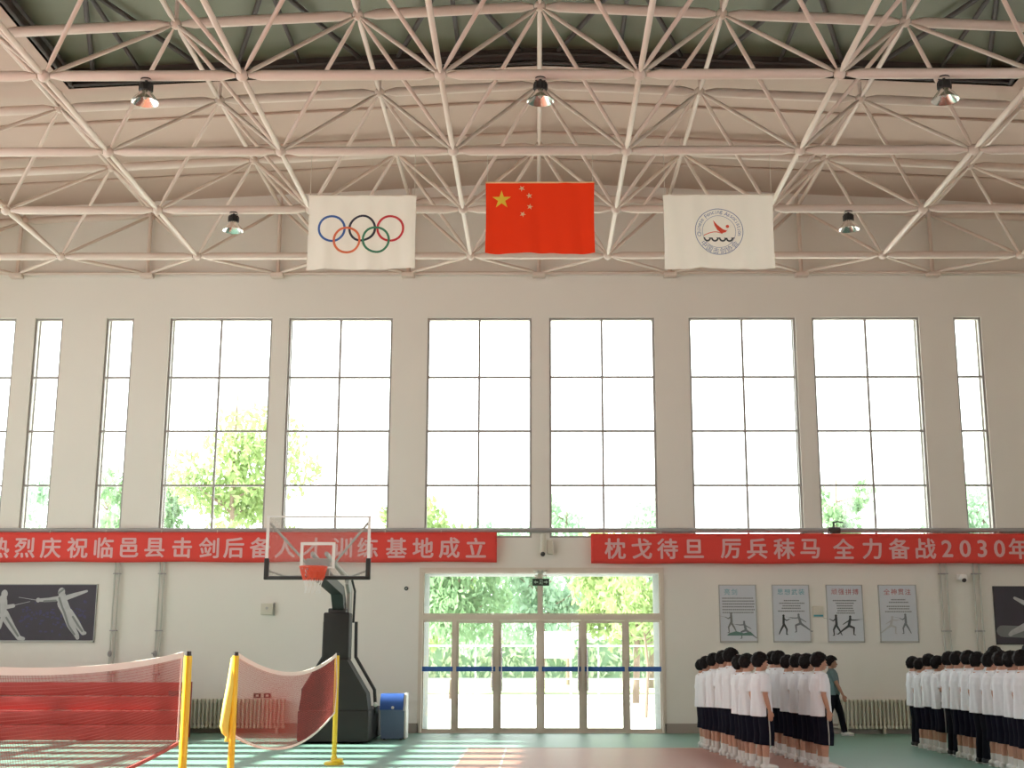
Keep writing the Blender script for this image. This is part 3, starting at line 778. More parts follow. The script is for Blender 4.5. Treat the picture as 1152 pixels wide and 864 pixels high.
def poster_board(label, x0, x1, z0, z1, m, group, frame=None):
    t = thing('fencing_poster', label, 'poster', ((x0 + x1) / 2, D - .001, (z0 + z1) / 2), 0, group)
    w, h = (x1 - x0) / 2, (z1 - z0) / 2
    mb = MB(); mb.box(-w, w, -.02, 0, -h, h); mb.build('panel', m, t)
    if frame:
        mb = MB(); e = .035
        mb.box(-w, w, -.03, -.021, -h, -h + e); mb.box(-w, w, -.03, -.021, h - e * .5, h); mb.box(w - e * .5, w, -.03, -.021, -h, h); mb.box(-w, -w + e * .5, -.03, -.021, -h, h)
        mb.build('edge_frame', frame, t)
    return t
# big dark poster on the left
t = poster_board('large dark poster of two fencers lunging, at far left of the end wall', -12.05, -9.40, 1.86, 3.08, M['posterdark'], 'dark fencing posters', M['pgrey'])
g = []; R2 = random.Random(4)
for k in range(90):
    a, b = R2.uniform(-.3, 1.15), R2.gauss(-.08, .13); disc(g, (a, b), R2.uniform(.012, .04), R2.uniform(.012, .03))
prints(t, 'crowd_print', g, M['purple'], -.0212)
g = []   # leaping fencer, arms wide; poster centre is x -10.725, z 2.47
disc(g, (.56, .44), .075, .095)
limb(g, [(.58, .35), (.60, .20), (.70, .02)], [.085, .115, .10])
limb(g, [(.55, .31), (.30, .275), (.10, .27)], [.055, .045, .035]); disc(g, (.07, .27), .045, .05)
limb(g, [(.64, .31), (.85, .38), (1.10, .46)], [.055, .045, .025])
limb(g, [(.68, .02), (.80, -.25), (.95, -.47), (.97, -.52)], [.085, .075, .05, .04])
limb(g, [(.74, .02), (.92, -.20), (1.08, -.42), (1.12, -.42)], [.085, .07, .045, .035])
limb(g, [(.04, .27), (-.35, .33)], [.006, .004])
# standing fencer at the left
disc(g, (-.66, .40), .07, .09); limb(g, [(-.68, .31), (-.72, .18), (-.68, .0)], [.08, .12, .10])
limb(g, [(-.64, .26), (-.62, .12), (-.45, .15)], [.05, .045, .04]); limb(g, [(-.78, .28), (-.92, .16), (-.96, .0)], [.06, .05, .04])
limb(g, [(-.72, -.02), (-.74, -.28), (-.94, -.50)], [.10, .075, .045]); limb(g, [(-.64, -.02), (-.46, -.28), (-.28, -.52), (-.18, -.54)], [.10, .075, .05, .035])
limb(g, [(-.45, .16), (-.10, .24)], [.006, .004])
prints(t, 'fencer_print', g, M['fencer'], -.0260)
g = []
for pts in ([(.52, .32), (.60, .12), (.66, .0)], [(.66, .0), (.76, -.26), (.90, -.45)], [(.84, -.08), (.98, -.28), (1.06, -.38)], [(.45, .26), (.2, .245)], [(.5, .42), (.6, .5)],
            [(-.76, .2), (-.74, .0)], [(-.72, -.1), (-.8, -.32), (-.9, -.45)], [(-.58, -.1), (-.42, -.32), (-.3, -.48)]): limb(g, pts, [.022] * len(pts))
prints(t, 'shading_print', g, M['inkgrey'], -.0295)
# big dark poster on the right
t = poster_board('large dark poster of a low lunging fencer at the right edge of the end wall', 9.70, 12.3, 1.82, 3.04, M['posterdark'], 'dark fencing posters', M['black'])
g = []; limb(g, [(-1.16, -.33), (-.4, -.36), (.8, -.33)], [.12, .12, .12]); prints(t, 'ground_print', g, M['inkgrey'], -.0211)
g = []
limb(g, [(-.85, .36), (-.62, .24), (-.30, .12)], [.03, .05, .06]); limb(g, [(-.30, .16), (-.12, .02), (-.10, -.12)], [.10, .14, .12])
limb(g, [(-.12, -.08), (-.55, -.18), (-.95, -.36), (-1.0, -.40)], [.11, .085, .05, .04]); limb(g, [(-.08, -.12), (.30, -.05), (.42, -.40)], [.11, .09, .05])
disc(g, (-.22, .33), .085, .10); limb(g, [(-.2, .15), (.15, .1), (.5, .25)], [.06, .05, .03]); limb(g, [(.5, .25), (1.0, .4)], [.006, .004])
prints(t, 'fencer_print', g, M['fencer'], -.0260)

def small_poster(label, x0, x1, title, mt, rows, figs, seed):
    z0, z1 = 1.86, 3.07
    t = poster_board(label, x0, x1, z0, z1, M['sheetp'], 'small fencing posters', M['pgrey'])
    w = (x1 - x0) / 2; R = random.Random(seed)
    mb = MB()
    for k, ch in enumerate(title):
        vs, fs = polys_from_text(ch, .135)
        o_ = -w * .74 + .075 + k * .15
        mb.add([(o_ + a, -.0215, .455 + b) for a, b in vs], fs)
    mb.build('title_print', mt, t, fix=False)
    g = []
    for (zc, a, b) in rows:      # lines of small characters
        x = a
        while x < b:
            l = R.uniform(.018, .03); g.append([(x, zc - .012), (x + l, zc - .012), (x + l, zc + .012), (x, zc + .012)]); x += l + .008
    prints(t, 'text_print', g, M['inkgrey'], -.0214)
    for q, (gg, m_) in enumerate(figs): prints(t, 'fencer_print', gg, m_, -.0260 - .0018 * q)
    return t
def fencer(cx, cz, s, d, pose):
    g = []; P = lambda a, b: (cx + d * a * s, cz + b * s)
    disc(g, P(0, .46), .055 * s, .065 * s)
    if pose == 'stand':
        limb(g, [P(0, .38), P(-.01, .05)], [.055 * s, .06 * s]); limb(g, [P(0, .02), P(-.14, -.22), P(-.25, -.45)], [.055 * s, .04 * s, .02 * s])
        limb(g, [P(.02, .02), P(.14, -.2), P(.12, -.46), P(.19, -.47)], [.055 * s, .04 * s, .022 * s, .015 * s]); limb(g, [P(.02, .32), P(.14, .22), P(.30, .30)], [.03 * s, .025 * s, .015 * s])
    elif pose == 'lunge':
        limb(g, [P(0, .38), P(-.08, .06)], [.055 * s, .065 * s]); limb(g, [P(-.1, .02), P(-.36, -.16), P(-.62, -.36), P(-.68, -.35)], [.06 * s, .04 * s, .025 * s, .015 * s])
        limb(g, [P(-.06, .02), P(.16, -.06), P(.14, -.38), P(.22, -.4)], [.06 * s, .045 * s, .025 * s, .015 * s]); limb(g, [P(.02, .31), P(.22, .30), P(.46, .33)], [.03 * s, .025 * s, .012 * s]); limb(g, [P(-.03, .3), P(-.26, .16), P(-.36, .1)], [.03 * s, .022 * s, .015 * s])
    limb(g, [P(.3, .3), P(.62, .36)], [.005 * s, .004 * s])
    return g
para = lambda zs, a, b: [(z, a, b) for z in zs]
small_poster('small pale fencing poster with teal title, leftmost of the row of four', 3.875, 4.67, '亮剑', M['inkteal'],
             para((.32, .26, .20, .14, .08, .02), -.33, .33), [(fencer(-.15, -.2, .42, -1, 'stand'), M['inkgrey']), (fencer(.12, -.36, .4, -1, 'lunge'), M['fencer_d']),
             ([[(-.25, -.46), (.33, -.46), (.25, -.38), (.1, -.41), (-.05, -.37), (-.2, -.41)]], M['inkgreen'])], 1)
small_poster('small pale fencing poster with teal title, second of the row of four', 5.005, 5.80, '思想武装', M['inkteal'],
             [(.27, -.15, .15), (.215, -.25, .26), (.16, -.18, .19), (.11, -.2, .2), (.05, -.28, .28)], [(fencer(-.17, -.24, .42, 1, 'stand'), M['inkdark']), (fencer(.15, -.22, .42, -1, 'lunge'), M['fencer_d'])], 2)
small_poster('small pale fencing poster with red title, third of the row of four', 6.155, 6.93, '顽强拼搏', M['inkred'],
             [(.27, -.25, .25), (.215, -.19, .17), (.16, -.17, .17), (.11, -.17, .17), (.06, -.16, .16), (.01, -.18, .18)], [(fencer(-.2, -.25, .44, -1, 'stand'), M['inkdark']), (fencer(.1, -.27, .44, 1, 'lunge'), M['inkdark'])], 3)
small_poster('small pale fencing poster with red title, rightmost of the row of four', 7.265, 8.075, '全神贯注', M['inkred'],
             [(.29, -.14, .16), (.235, -.19, .2), (.15, -.24, .24), (.10, -.2, .22), (.04, -.28, .28)], [(fencer(-.14, -.26, .4, 1, 'lunge'), M['fencer']), (fencer(.14, -.22, .42, -1, 'stand'), M['fencer_d'])], 4)

# ------------------------------------------------------------------ wall fittings
def riser(x, zlow, label, sp=.09, valve=False):
    t = thing('riser_pipe', label, 'pipe', (x, D - .07, 0), 0, 'vertical heating pipes')
    for s_ in (-1, 1):
        mb = MB(); top = 4.165; xx = s_ * sp / 2
        mb.path([(xx, 0, zlow + (0 if s_ > 0 else .1)), (xx, 0, top - .1), (xx, -.03, top - .01)], .019, 8); mb.build('pipe', M['pipe_l'], t)
    mb = MB()
    for z in (1.2, 2.1, 3.3):
        if z > zlow: mb.box(-sp / 2 - .03, sp / 2 + .03, -.02, .068, z - .012, z + .012)
    mb.build('clamp', M['pipe'], t)
    mb = MB(); mb.sphere((-.045, 0, 1.62), (.045, .04, .07), 10, 8); mb.path([(-.045, -.03, 1.62), (-.10 if valve else -.06, -.06, 1.63)], .014, 6); mb.build('valve', M['pipe'], t)
riser(-8.99, .45, 'pair of thin vertical pipes nearest the left fencing poster')
riser(-8.03, .45, 'pair of thin vertical pipes behind the near net post on the left', valve=True)
riser(8.66, .5, 'pair of thin vertical pipes left of the dome camera', .13)
riser(9.36, .5, 'pair of thin vertical pipes between the dome camera and the right poster', .13)
def radiator(x0, x1, label, z0=.10, z1=.70):
    t = thing('radiator', label, 'radiator', ((x0 + x1) / 2, D - .14, 0), 0, 'cream column radiators')
    w = (x1 - x0) / 2; n = int((x1 - x0) / .082); mb = MB(); p = 2 * w / n
    for k in range(n):
        x = -w + p * (k + .5)
        for yy in (-.045, .045): mb.path([(x, yy, z0 + .03), (x, yy, z1 - .03)], .021, 8)
        mb.rbox(x - .034, x + .034, -.07, .07, z1 - .07, z1, .02); mb.rbox(x - .034, x + .034, -.07, .07, z0, z0 + .07, .02)
    mb.build('sections', M['radiator'], t)
    for k, x in enumerate((-w * .85, -w * .15, w * .85)):
        mb = MB(); mb.rbox(x - .025, x + .025, -.06, .06, 0, z0 + .04, .008); mb.build('foot', M['radiator'], t)
    mb = MB(); mb.path([(-w - .10, .06, z0 + .04), (-w + .02, 0, z0 + .04)], .018, 8); mb.path([(-w - .10, .06, z1 - .05), (-w + .02, 0, z1 - .05)], .018, 8); mb.sphere((-w - .05, .03, z1 - .05), .035, 10, 8)
    mb.build('inlet_pipe', M['pipe_l'], t)
radiator(-7.42, -5.25, 'cream column radiator under the socket, left of the basketball stand')
radiator(6.25, 8.5, 'cream column radiator behind the gap between the two groups of students')
t = thing('wall_socket', 'white double wall socket above the left radiator', 'socket', (-5.775, D, .76))
mb = MB(); mb.rbox(-.2, .2, -.02, -.001, -.065, .065, .006); mb.build('plate', M['cream'], t)
mb = MB()
for x in (-.105, .105): mb.rbox(x - .075, x + .075, -.028, -.021, -.045, .045, .004)
mb.build('outlet', M['black'], t)
mb = MB()
for x in (-.105, .105): mb.rbox(x - .03, x + .03, -.033, -.029, -.02, .02, .002)
mb.build('cover', M['cream'], t)
t = thing('wall_box', 'small square cream box on the wall left of the hoop', 'wall box', (-5.74, D, 2.55))
mb = MB(); mb.rbox(-.13, .13, -.09, -.001, -.12, .12, .01); mb.build('case', M['cream'], t)
mb = MB(); mb.path([(0, -.091, .02), (0, -.10, .02)], .03, 10); mb.build('button', M['pgrey'], t)
mb = MB(); mb.box(.132, .155, -.05, -.001, -.13, .14); mb.build('conduit', M['pgrey'], t)
t = thing('notice_plate', 'small pale plate on the wall between the second and third small posters', 'plate', (5.975, D, 2.5))
mb = MB(); mb.rbox(-.12, .12, -.02, -.001, -.12, .12, .006); mb.build('plate', M['cream'], t)
mb = MB(); mb.box(-.1, .1, -.024, -.021, -.1, -.06); mb.build('strip', M['inkteal'], t)
t = thing('dome_camera', 'small white dome camera with dark lens on the right of the wall', 'camera', (9.05, D, 3.18))
mb = MB(); mb.rbox(-.10, .12, -.05, -.001, -.02, .11, .02); mb.path([(0, -.05, .05), (0, -.12, .04)], .03, 8); mb.build('mount', M['white'], t)
mb = MB(); mb.sphere((0, -.15, .02), .085, 16, 10); mb.build('dome', M['white'], t)
mb = MB(); mb.sphere((0, -.2, -.02), .05, 12, 8); mb.build('lens', M['black'], t)
t = thing('wall_button', 'tiny round black fitting on the wall left of the doors', 'button', (-2.79, D, 2.99))
mb = MB(); mb.lathe([(.001, -.03), (.035, -.03), (.045, -.001), (.001, -.001)], (0, 0, 0), 16, axis='y'); mb.build('cap', M['black'], t)
mb = MB(); mb.lathe([(.001, -.036), (.015, -.036), (.015, -.03), (.001, -.03)], (0, 0, 0), 10, axis='y'); mb.build('centre', M['pgrey'], t)

# ------------------------------------------------------------------ basketball stand
t = thing('basketball_hoop', 'portable basketball stand with clear backboard and black padded base', 'basketball hoop', (-3.76, 0, 0))
# padded base: front outline swept towards the wall
yF, yM, yR = 24.5, 24.95, 26.7
def padded(mb, outline, ya, yb, r=.0):
    mb.prism(outline, lambda a, b, d: (a, d, b), ya, yb)
mb = MB(); mb.rbox(-.66, .66, yF, yR, .03, .60, .04); mb.build('base_padding', M['blackpad'], t)
mb = MB(); padded(mb, [(-.645, .60), (.645, .60), (.60, .90), (.215, 1.52), (-.215, 1.52), (-.60, .90)], yF + .03, yF + .55); mb.build('shoulder_padding', M['blackpad'], t)
mb = MB(); mb.rbox(-.245, .245, yF + .06, yF + .48, 1.50, 2.38, .03); mb.build('column_padding', M['blackpad'], t)
mb = MB(); mb.rbox(-.17, .17, yF + .12, yF + .42, 2.36, 2.46, .02); mb.build('column_cap', M['black'], t)
# side rails behind the padding
mb = MB()
for s_ in (-1, 1):
    mb.path([(s_ * .70, yF + .95, .5), (s_ * .70, yF + .7, .55), (s_ * .68, yF + .62, .95), (s_ * .31, yF + .6, 1.56), (s_ * .30, yF + .6, 2.22)], .032, 8)
mb.build('side_rail', M['black'], t)
mb = MB()
for s_ in (-1, 1): mb.sphere((s_ * .70, yF + .62, .68), .045, 10, 8)
mb.build('knob', M['white'], t)
for s_ in (-1, 1):
    for yy in (yF + .35, yR - .3):
        mb = MB(); mb.path([(s_ * .5 - .03, yy, .045), (s_ * .5 + .03, yy, .045)], .045, 12); mb.build('caster', M['black'], t)
BX, BY = .05, 21.95            # backboard centre (x offset) and plane
mb = MB()
mb.prism([(yF + .16, 2.38), (yF + .42, 2.38), (yF + .36, 2.62), (yF + .05, 2.86), (BY + .30, 3.06), (BY + .12, 3.06), (BY + .12, 2.9), (yF - .12, 2.70)], lambda a, b, d: (d, a, b), -.11 + .02, .11 + .02)
mb.build('main_arm', M['black'], t)
mb = MB()
for s_ in (-1, 1):
    mb.path([(s_ * .14 + .03, yF + .5, 2.3), (s_ * .14 + .03, yF + .52, 2.75), (s_ * .13 + .03, yF + .2, 3.02), (.03 + s_ * .12, BY + .3, 3.3)], [.045, .05, .05, .04], 8)
mb.build('upper_arm', M['pgrey'], t)
mb = MB(); mb.prism([(yF + .30, 2.32), (yF + .58, 2.32), (yF + .6, 2.80), (yF + .45, 2.95), (yF + .12, 3.0), (yF + .05, 2.9), (yF + .3, 2.75)], lambda a, b, d: (d, a, b), .15, .21); mb.build('side_plate', M['pgrey'], t)
mb = MB(); mb.path([(.26, yF + .5, 2.2), (.26, yF + .6, 2.8), (.22, yF + .45, 3.0)], .022, 8); mb.build('spring_rod', M['black'], t)
bz0, bz1 = 2.87, 3.92; bw = .885
mb = MB(); mb.box(BX - bw + .02, BX + bw - .02, BY, BY + .012, bz0 + .02, bz1 - .02); bo = mb.build('backboard', M['backboard'], t)
mb = MB()
mb.box(BX - bw, BX - bw + .045, BY - .015, BY + .03, bz0, bz1); mb.box(BX + bw - .045, BX + bw, BY - .015, BY + .03, bz0, bz1)
mb.box(BX - bw, BX + bw, BY - .01, BY + .03, bz1 - .03, bz1); mb.build('board_frame', M['white'], bo)
mb = MB()
for s_ in (-1, 1): mb.rbox(BX + s_ * (bw - .025) - .04, BX + s_ * (bw - .025) + .04, BY - .03, BY + .045, bz0 - .03, bz0 + .33, .015)
mb.rbox(BX - bw, BX + bw, BY - .03, BY + .045, bz0 - .03, bz0 + .03, .015)
pad = mb.build('edge_padding', M['black'], bo); pad['label'] = 'black lower edge padding'
mb = MB(); tz0, tz1, tw, e = 3.03, 3.47, .295, .05
mb.box(BX - tw, BX - tw + e, BY - .006, BY - .001, tz0, tz1); mb.box(BX + tw - e, BX + tw, BY - .006, BY - .001, tz0, tz1); mb.box(BX - tw + e, BX + tw - e, BY - .006, BY - .001, tz1 - e, tz1); mb.box(BX - tw + e, BX + tw - e, BY - .006, BY - .001, tz0, tz0 + e * .6)
mb.build('target_square', M['white'], bo)
for s_ in (-1, 1):
    mb = MB(); mb.path([(BX + s_ * (bw - .05), BY + .04, bz1 - .12), (BX + s_ * .16, BY + .35, 3.05)], .022, 8); mb.build('brace', M['pgrey'], t)
    mb = MB(); mb.path([(BX + s_ * (bw - .06), BY + .04, bz0 + .12), (BX + s_ * .55, BY + .16, bz0 + .03), (BX + s_ * .15, BY + .3, bz0 + .05)], .02, 8); mb.build('brace', M['pgrey'], t)
mb = MB(); mb.rbox(BX - .2, BX + .2, BY + .03, BY + .12, 2.86, 3.2, .01); mb.build('board_bracket', M['pgrey'], t)
RZ = 3.03; RY = BY - .15 - .225
mb = MB(); mb.rbox(BX - .14, BX + .14, BY - .05, BY - .02, RZ - .16, RZ + .03, .008); mb.rbox(BX - .1, BX + .1, BY - .17, BY - .03, RZ - .05, RZ + .012, .01); rb = mb.build('rim_bracket', M['rimred'], t)
mb = MB(); mb.path([(BX + .225 * math.cos(2 * PI * k / 40), RY + .225 * math.sin(2 * PI * k / 40), RZ) for k in range(41)], .012, 8, caps=False)
for s_ in (-1, 1): mb.path([(BX + s_ * .1, BY - .03, RZ - .12), (BX + s_ * .17, RY + .14, RZ)], .009, 6)
mb.build('rim', M['rimred'], t)
mbw, mbr = MB(), MB()
for k in range(12):
    for d in (-1, 1):
        pts = []
        for j in range(7):
            f_ = j / 6; a = 2 * PI * (k + d * f_ * 1.5) / 12; r = .222 - .10 * min(1, f_ * 1.3) + .012 * max(0, f_ - .8) * 5
            pts.append((BX + r * math.cos(a), RY + r * math.sin(a), RZ - .01 - .42 * f_))
        mbr.path(pts[:4], .010, 5); mbw.path(pts[3:], .006, 5)
nr = mbr.build('net', M['rimred'], t); nr['label'] = 'red upper part of the net'
mbw.build('net', M['white'], t)['label'] = 'white lower part of the net'

# ------------------------------------------------------------------ recycling bin
t = thing('recycling_bin', 'blue plastic bin with darker blue sloping lid beside the basketball stand', 'bin', (-2.79, 25.95, 0))
mb = MB(); mb.prism([(-.22, .02), (.22, .02), (.24, .56), (-.24, .56)], lambda a, b, d: (a, d, b), -.24, .24); mb.build('body', M['binblue'], t)
mb = MB(); mb.prism([(-.27, .56), (.26, .56), (.26, .86), (-.12, .86), (-.25, .70)], lambda a, b, d: (d, a, b), -.25, .20); mb.build('lid', M['binlid'], t)
mb = MB(); mb.prism([(-.26, .54), (.27, .54), (.27, .87), (-.1, .87)], lambda a, b, d: (d, a, b), .203, .25); mb.box(.225, .26, -.245, .245, .02, .55); mb.build('side_panel', M['white'], t)
mb = MB(); mb.sphere((0, -.275, .60), .03, 10, 8); mb.build('knob', M['white'], t)
mb = MB()
for x in (-.16, .16):
    for y in (-.18, .18): mb.path([(x, y, 0), (x, y, .03)], .025, 8)
mb.build('foot', M['black'], t)

# ------------------------------------------------------------------ red tiered stand at left
t = thing('bleacher', 'low red four-tiered stand behind the left net', 'bleacher', (-6.92, 25.43, 0))
BL = 6.4
for k in range(4):
    z1 = .265 * (k + 1); y0 = .26 * k
    mb = MB(); mb.rbox(-BL, -.03, y0, y0 + .30 if k < 3 else 1.12, z1 - .255 if k else .0, z1, .018); mb.build('tier', M['redmat'], t)
mb = MB()
mb.prism([(0.02, 0), (1.12, 0), (1.12, 1.07), (.80, 1.07), (.80, .80), (.54, .80), (.54, .535), (.28, .535), (.28, .27), (.02, .27)], lambda a, b, d: (d, a, b), -.03, .0)
mb.build('side_panel', M['redmat'], t)
mb = MB(); mb.rbox(-.36, -.04, .70, .78, .70, .9, .01); mb.build('corner_block', M['black'], t)

# ------------------------------------------------------------------ badminton posts and nets
def net_post(x, y, label, sleeve=False, h=1.61, base=True):
    t = thing('net_post', label, 'net post', (x, y, 0), 0, 'yellow badminton posts')
    mb = MB(); mb.path([(0, 0, .06), (0, 0, h - .02)], .036, 16); mb.build('pole', M['yellow'], t)
    mb = MB(); mb.path([(0, 0, h - .025), (0, 0, h + .02)], [.03, .026], 12); mb.build('cap', M['black'], t)
    mb = MB(); mb.lathe([(.001, 0), (.15, 0), (.15, .025), (.13, .04), (.05, .055), (.045, .12), (.001, .12)], (0, 0, 0), 24); mb.rbox(.0, .13, -.07, .07, .02, .09, .02); mb.build('base', M['yellow'], t)
    if sleeve:
        mb = MB(); mb.path([(-.02, 0, h - .04), (-.035, 0, 1.3), (-.065, .0, 1.05), (-.085, 0, .86), (-.07, 0, .80), (-.045, 0, .76), (-.05, 0, .70)],
                           [(.012, .03), (.05, .045), (.085, .05), (.09, .05), (.06, .04), (.025, .03), (.03, .03)], 14)
        mb.build('gathered_cloth', M['sleeve'], t)
    return t
net_post(-3.113, 11.75, 'yellow badminton post nearest the camera, holding the left net')
net_post(-3.225, 14.1, 'yellow badminton post with gathered cloth at the near end of the short looking net', True)
net_post(-3.025, 19.95, 'yellow badminton post in front of the basketball stand')
def net(label, p0, p1, zt, zb, sag_t, sag_b, cell, r, gather=0.0, bt='tape'):
    (xa, ya), (xb, yb) = p0, p1; L = math.hypot(xb - xa, yb - ya)
    t = thing('badminton_net', label, 'net', (xa, ya, 0), 0, 'badminton nets')
    top = lambda s_: zt - sag_t * (1 - (2 * s_ - 1) ** 2)
    botf = lambda s_: zb - sag_b * (1 - (2 * s_ - 1) ** 2)
    side = lambda s_, f_: .05 * math.sin(s_ * 9) * math.sin(PI * f_) * gather
    P = lambda s_, f_: ((xb - xa) * s_ + side(s_, f_), (yb - ya) * s_, top(s_) + (botf(s_) - top(s_)) * f_)
    mb = MB(); n = int(L / cell)
    for k in range(n + 1):
        s_ = .006 + .988 * k / n
        mb.path([P(s_, f_ / 5) for f_ in range(6)], r, 3, caps=False)
    m_ = int((zt - zb) / cell)
    for j in range(1, m_):
        mb.path([P(.006 + .988 * k / 40, j / m_) for k in range(41)], r, 3, caps=False)
    o = mb.build('mesh', M['netred'], t, fix=False)
    for nm, f_, hw in (('top_tape', 0, .024), ('bottom_tape', 1, .014)):
        mb = MB(); vs = []; fs = []
        for k in range(49):
            q = P(k / 48, f_)
            for (dx, dz) in ((-.006, hw), (.006, hw), (.006, -hw), (-.006, -hw)): vs.append((q[0] + dx, q[1], q[2] + dz))
        for k in range(48):
            for c in range(4): fs.append((k * 4 + c, k * 4 + (c + 1) % 4, k * 4 + 4 + (c + 1) % 4, k * 4 + 4 + c))
        mb.add(vs, fs, 0, False); mb.build(nm, M['tape' if f_ == 0 else bt], t)
    mb = MB()
    for s_ in (.004, .996): mb.path([P(s_, f_ / 6) for f_ in range(7)], .008, 5)
    mb.build('edge_cord', M['tape'], t)
    return t
net('red mesh badminton net with white top tape stretching out of view at left', (-3.15, 11.7), (-3.12, 5.6), 1.60, .84, .105, .14, .021, .0015, bt='netred')
net('sagging red mesh badminton net between two yellow posts before the hoop', (-3.22, 14.15), (-3.03, 19.9), 1.60, .76, .24, .30, .023, .0010, gather=1.0)

# ------------------------------------------------------------------ people
def fuse(mb, name, m, parent, vox, ratio=1.0, smooth=3, loc=None):
    """weld closed shapes into one continuous skin"""
    me = bpy.data.meshes.new('t'); me.from_pydata(mb.v, [], mb.f)
    o = bpy.data.objects.new('t', me); C.objects.link(o)
    r = o.modifiers.new('r', 'REMESH'); r.mode = 'VOXEL'; r.voxel_size = vox
    s_ = o.modifiers.new('s', 'SMOOTH'); s_.iterations = smooth; s_.factor = .5
    if ratio < 1: d = o.modifiers.new('d', 'DECIMATE'); d.ratio = ratio
    dg = bpy.context.evaluated_depsgraph_get(); dg.update()
    out = bpy.data.meshes.new_from_object(o.evaluated_get(dg)); out.name = name
    bpy.data.objects.remove(o); bpy.data.meshes.remove(me)
    out.materials.clear(); out.materials.append(m)
    out.polygons.foreach_set('use_smooth', [True] * len(out.polygons))
    ob = bpy.data.objects.new(name, out); C.objects.link(ob); ob.parent = parent
    return ob
def ball(mb, p, r): mb.sphere(p, r, 14, 10)
def tube(mb, pts, rs):
    mb.path(pts, rs, 14)
    for p, r in ((pts[0], rs[0]), (pts[-1], rs[-1])):
        ball(mb, p, min(r) if hasattr(r, '__len__') else r)
def hand(mb, w, d, side, curl):
    """w wrist, d pointing direction; palm faces the body, five fingers"""
    w = Vector(w); d = Vector(d).normalized(); fwd = Vector((1, 0, 0)); fwd = (fwd - d * fwd.dot(d)).normalized()
    inn = Vector((0, -side, 0)); inn = (inn - d * inn.dot(d) - fwd * inn.dot(fwd)).normalized()
    mb.path([w, w + d * .03, w + d * .075, w + d * .085], [(.020, .017), (.016, .034), (.014, .039), (.010, .034)], 12)
    # make the palm wide along fwd: add side balls
    for k, (off, L) in enumerate(((.030, .066), (.010, .074), (-.011, .069), (-.030, .054))):
        b = w + d * .078 + fwd * off
        p1 = b + d * L * .45 + inn * L * .12 * curl; p2 = b + d * L * .78 + inn * L * .38 * curl; p3 = b + d * L * (1.0 - .12 * curl) + inn * L * .68 * curl
        mb.path([b - d * .03, b, p1, p2, p3], [.0105, .0098, .0092, .0084, .0066], 8); ball(mb, p3, .0066); ball(mb, b, .0115)
    b = w + d * .022 + fwd * .024
    q1 = b + d * .03 + fwd * .026 + inn * .006; q2 = q1 + d * .036 + fwd * .008 + inn * .012
    mb.path([b - d * .01, b, q1, q2], [.014, .0135, .0105, .0075], 8); ball(mb, q2, .0075)
HZ = 1.505   # centre of the skull
def head(mb, zoff=0):
    z = HZ
    mb.sphere((-.012, 0, z + .012), (.097, .077, .100), 24, 16)             # skull
    mb.sphere((.030, 0, z - .030), (.062, .062, .080), 20, 14)              # face
    mb.sphere((.052, 0, z - .092), (.030, .034, .026), 14, 10)              # chin
    mb.path([(.0, 0, z - .07), (.045, 0, z - .098)], [(.055, .052), (.034, .034)], 14)   # jaw
    mb.path([(.086, 0, z - .002), (.098, 0, z - .025), (.110, 0, z - .044)], [.009, .011, .014], 10); ball(mb, (.106, 0, z - .046), .0145)
    for s_ in (-1, 1):
        mb.sphere((.099, s_ * .013, z - .048), (.010, .009, .008), 10, 8)
        mb.sphere((.080, s_ * .030, z + .012), (.016, .026, .009), 12, 8)   # brow
        mb.sphere((.066, s_ * .040, z - .036), (.024, .022, .024), 12, 8)   # cheek
        mb.sphere((-.006, s_ * .080, z - .018), (.020, .010, .033), 14, 10) # ear
        mb.sphere((-.001, s_ * .084, z - .042), (.010, .007, .012), 10, 8)
    mb.sphere((.087, 0, z - .073), (.012, .024, .006), 12, 8); mb.sphere((.085, 0, z - .083), (.012, .020, .007), 12, 8)
    mb.path([(-.035, 0, z - .175), (-.022, 0, z - .09), (-.010, 0, z - .02)], [(.060, .060), (.050, .050), (.055, .055)], 16)  # neck
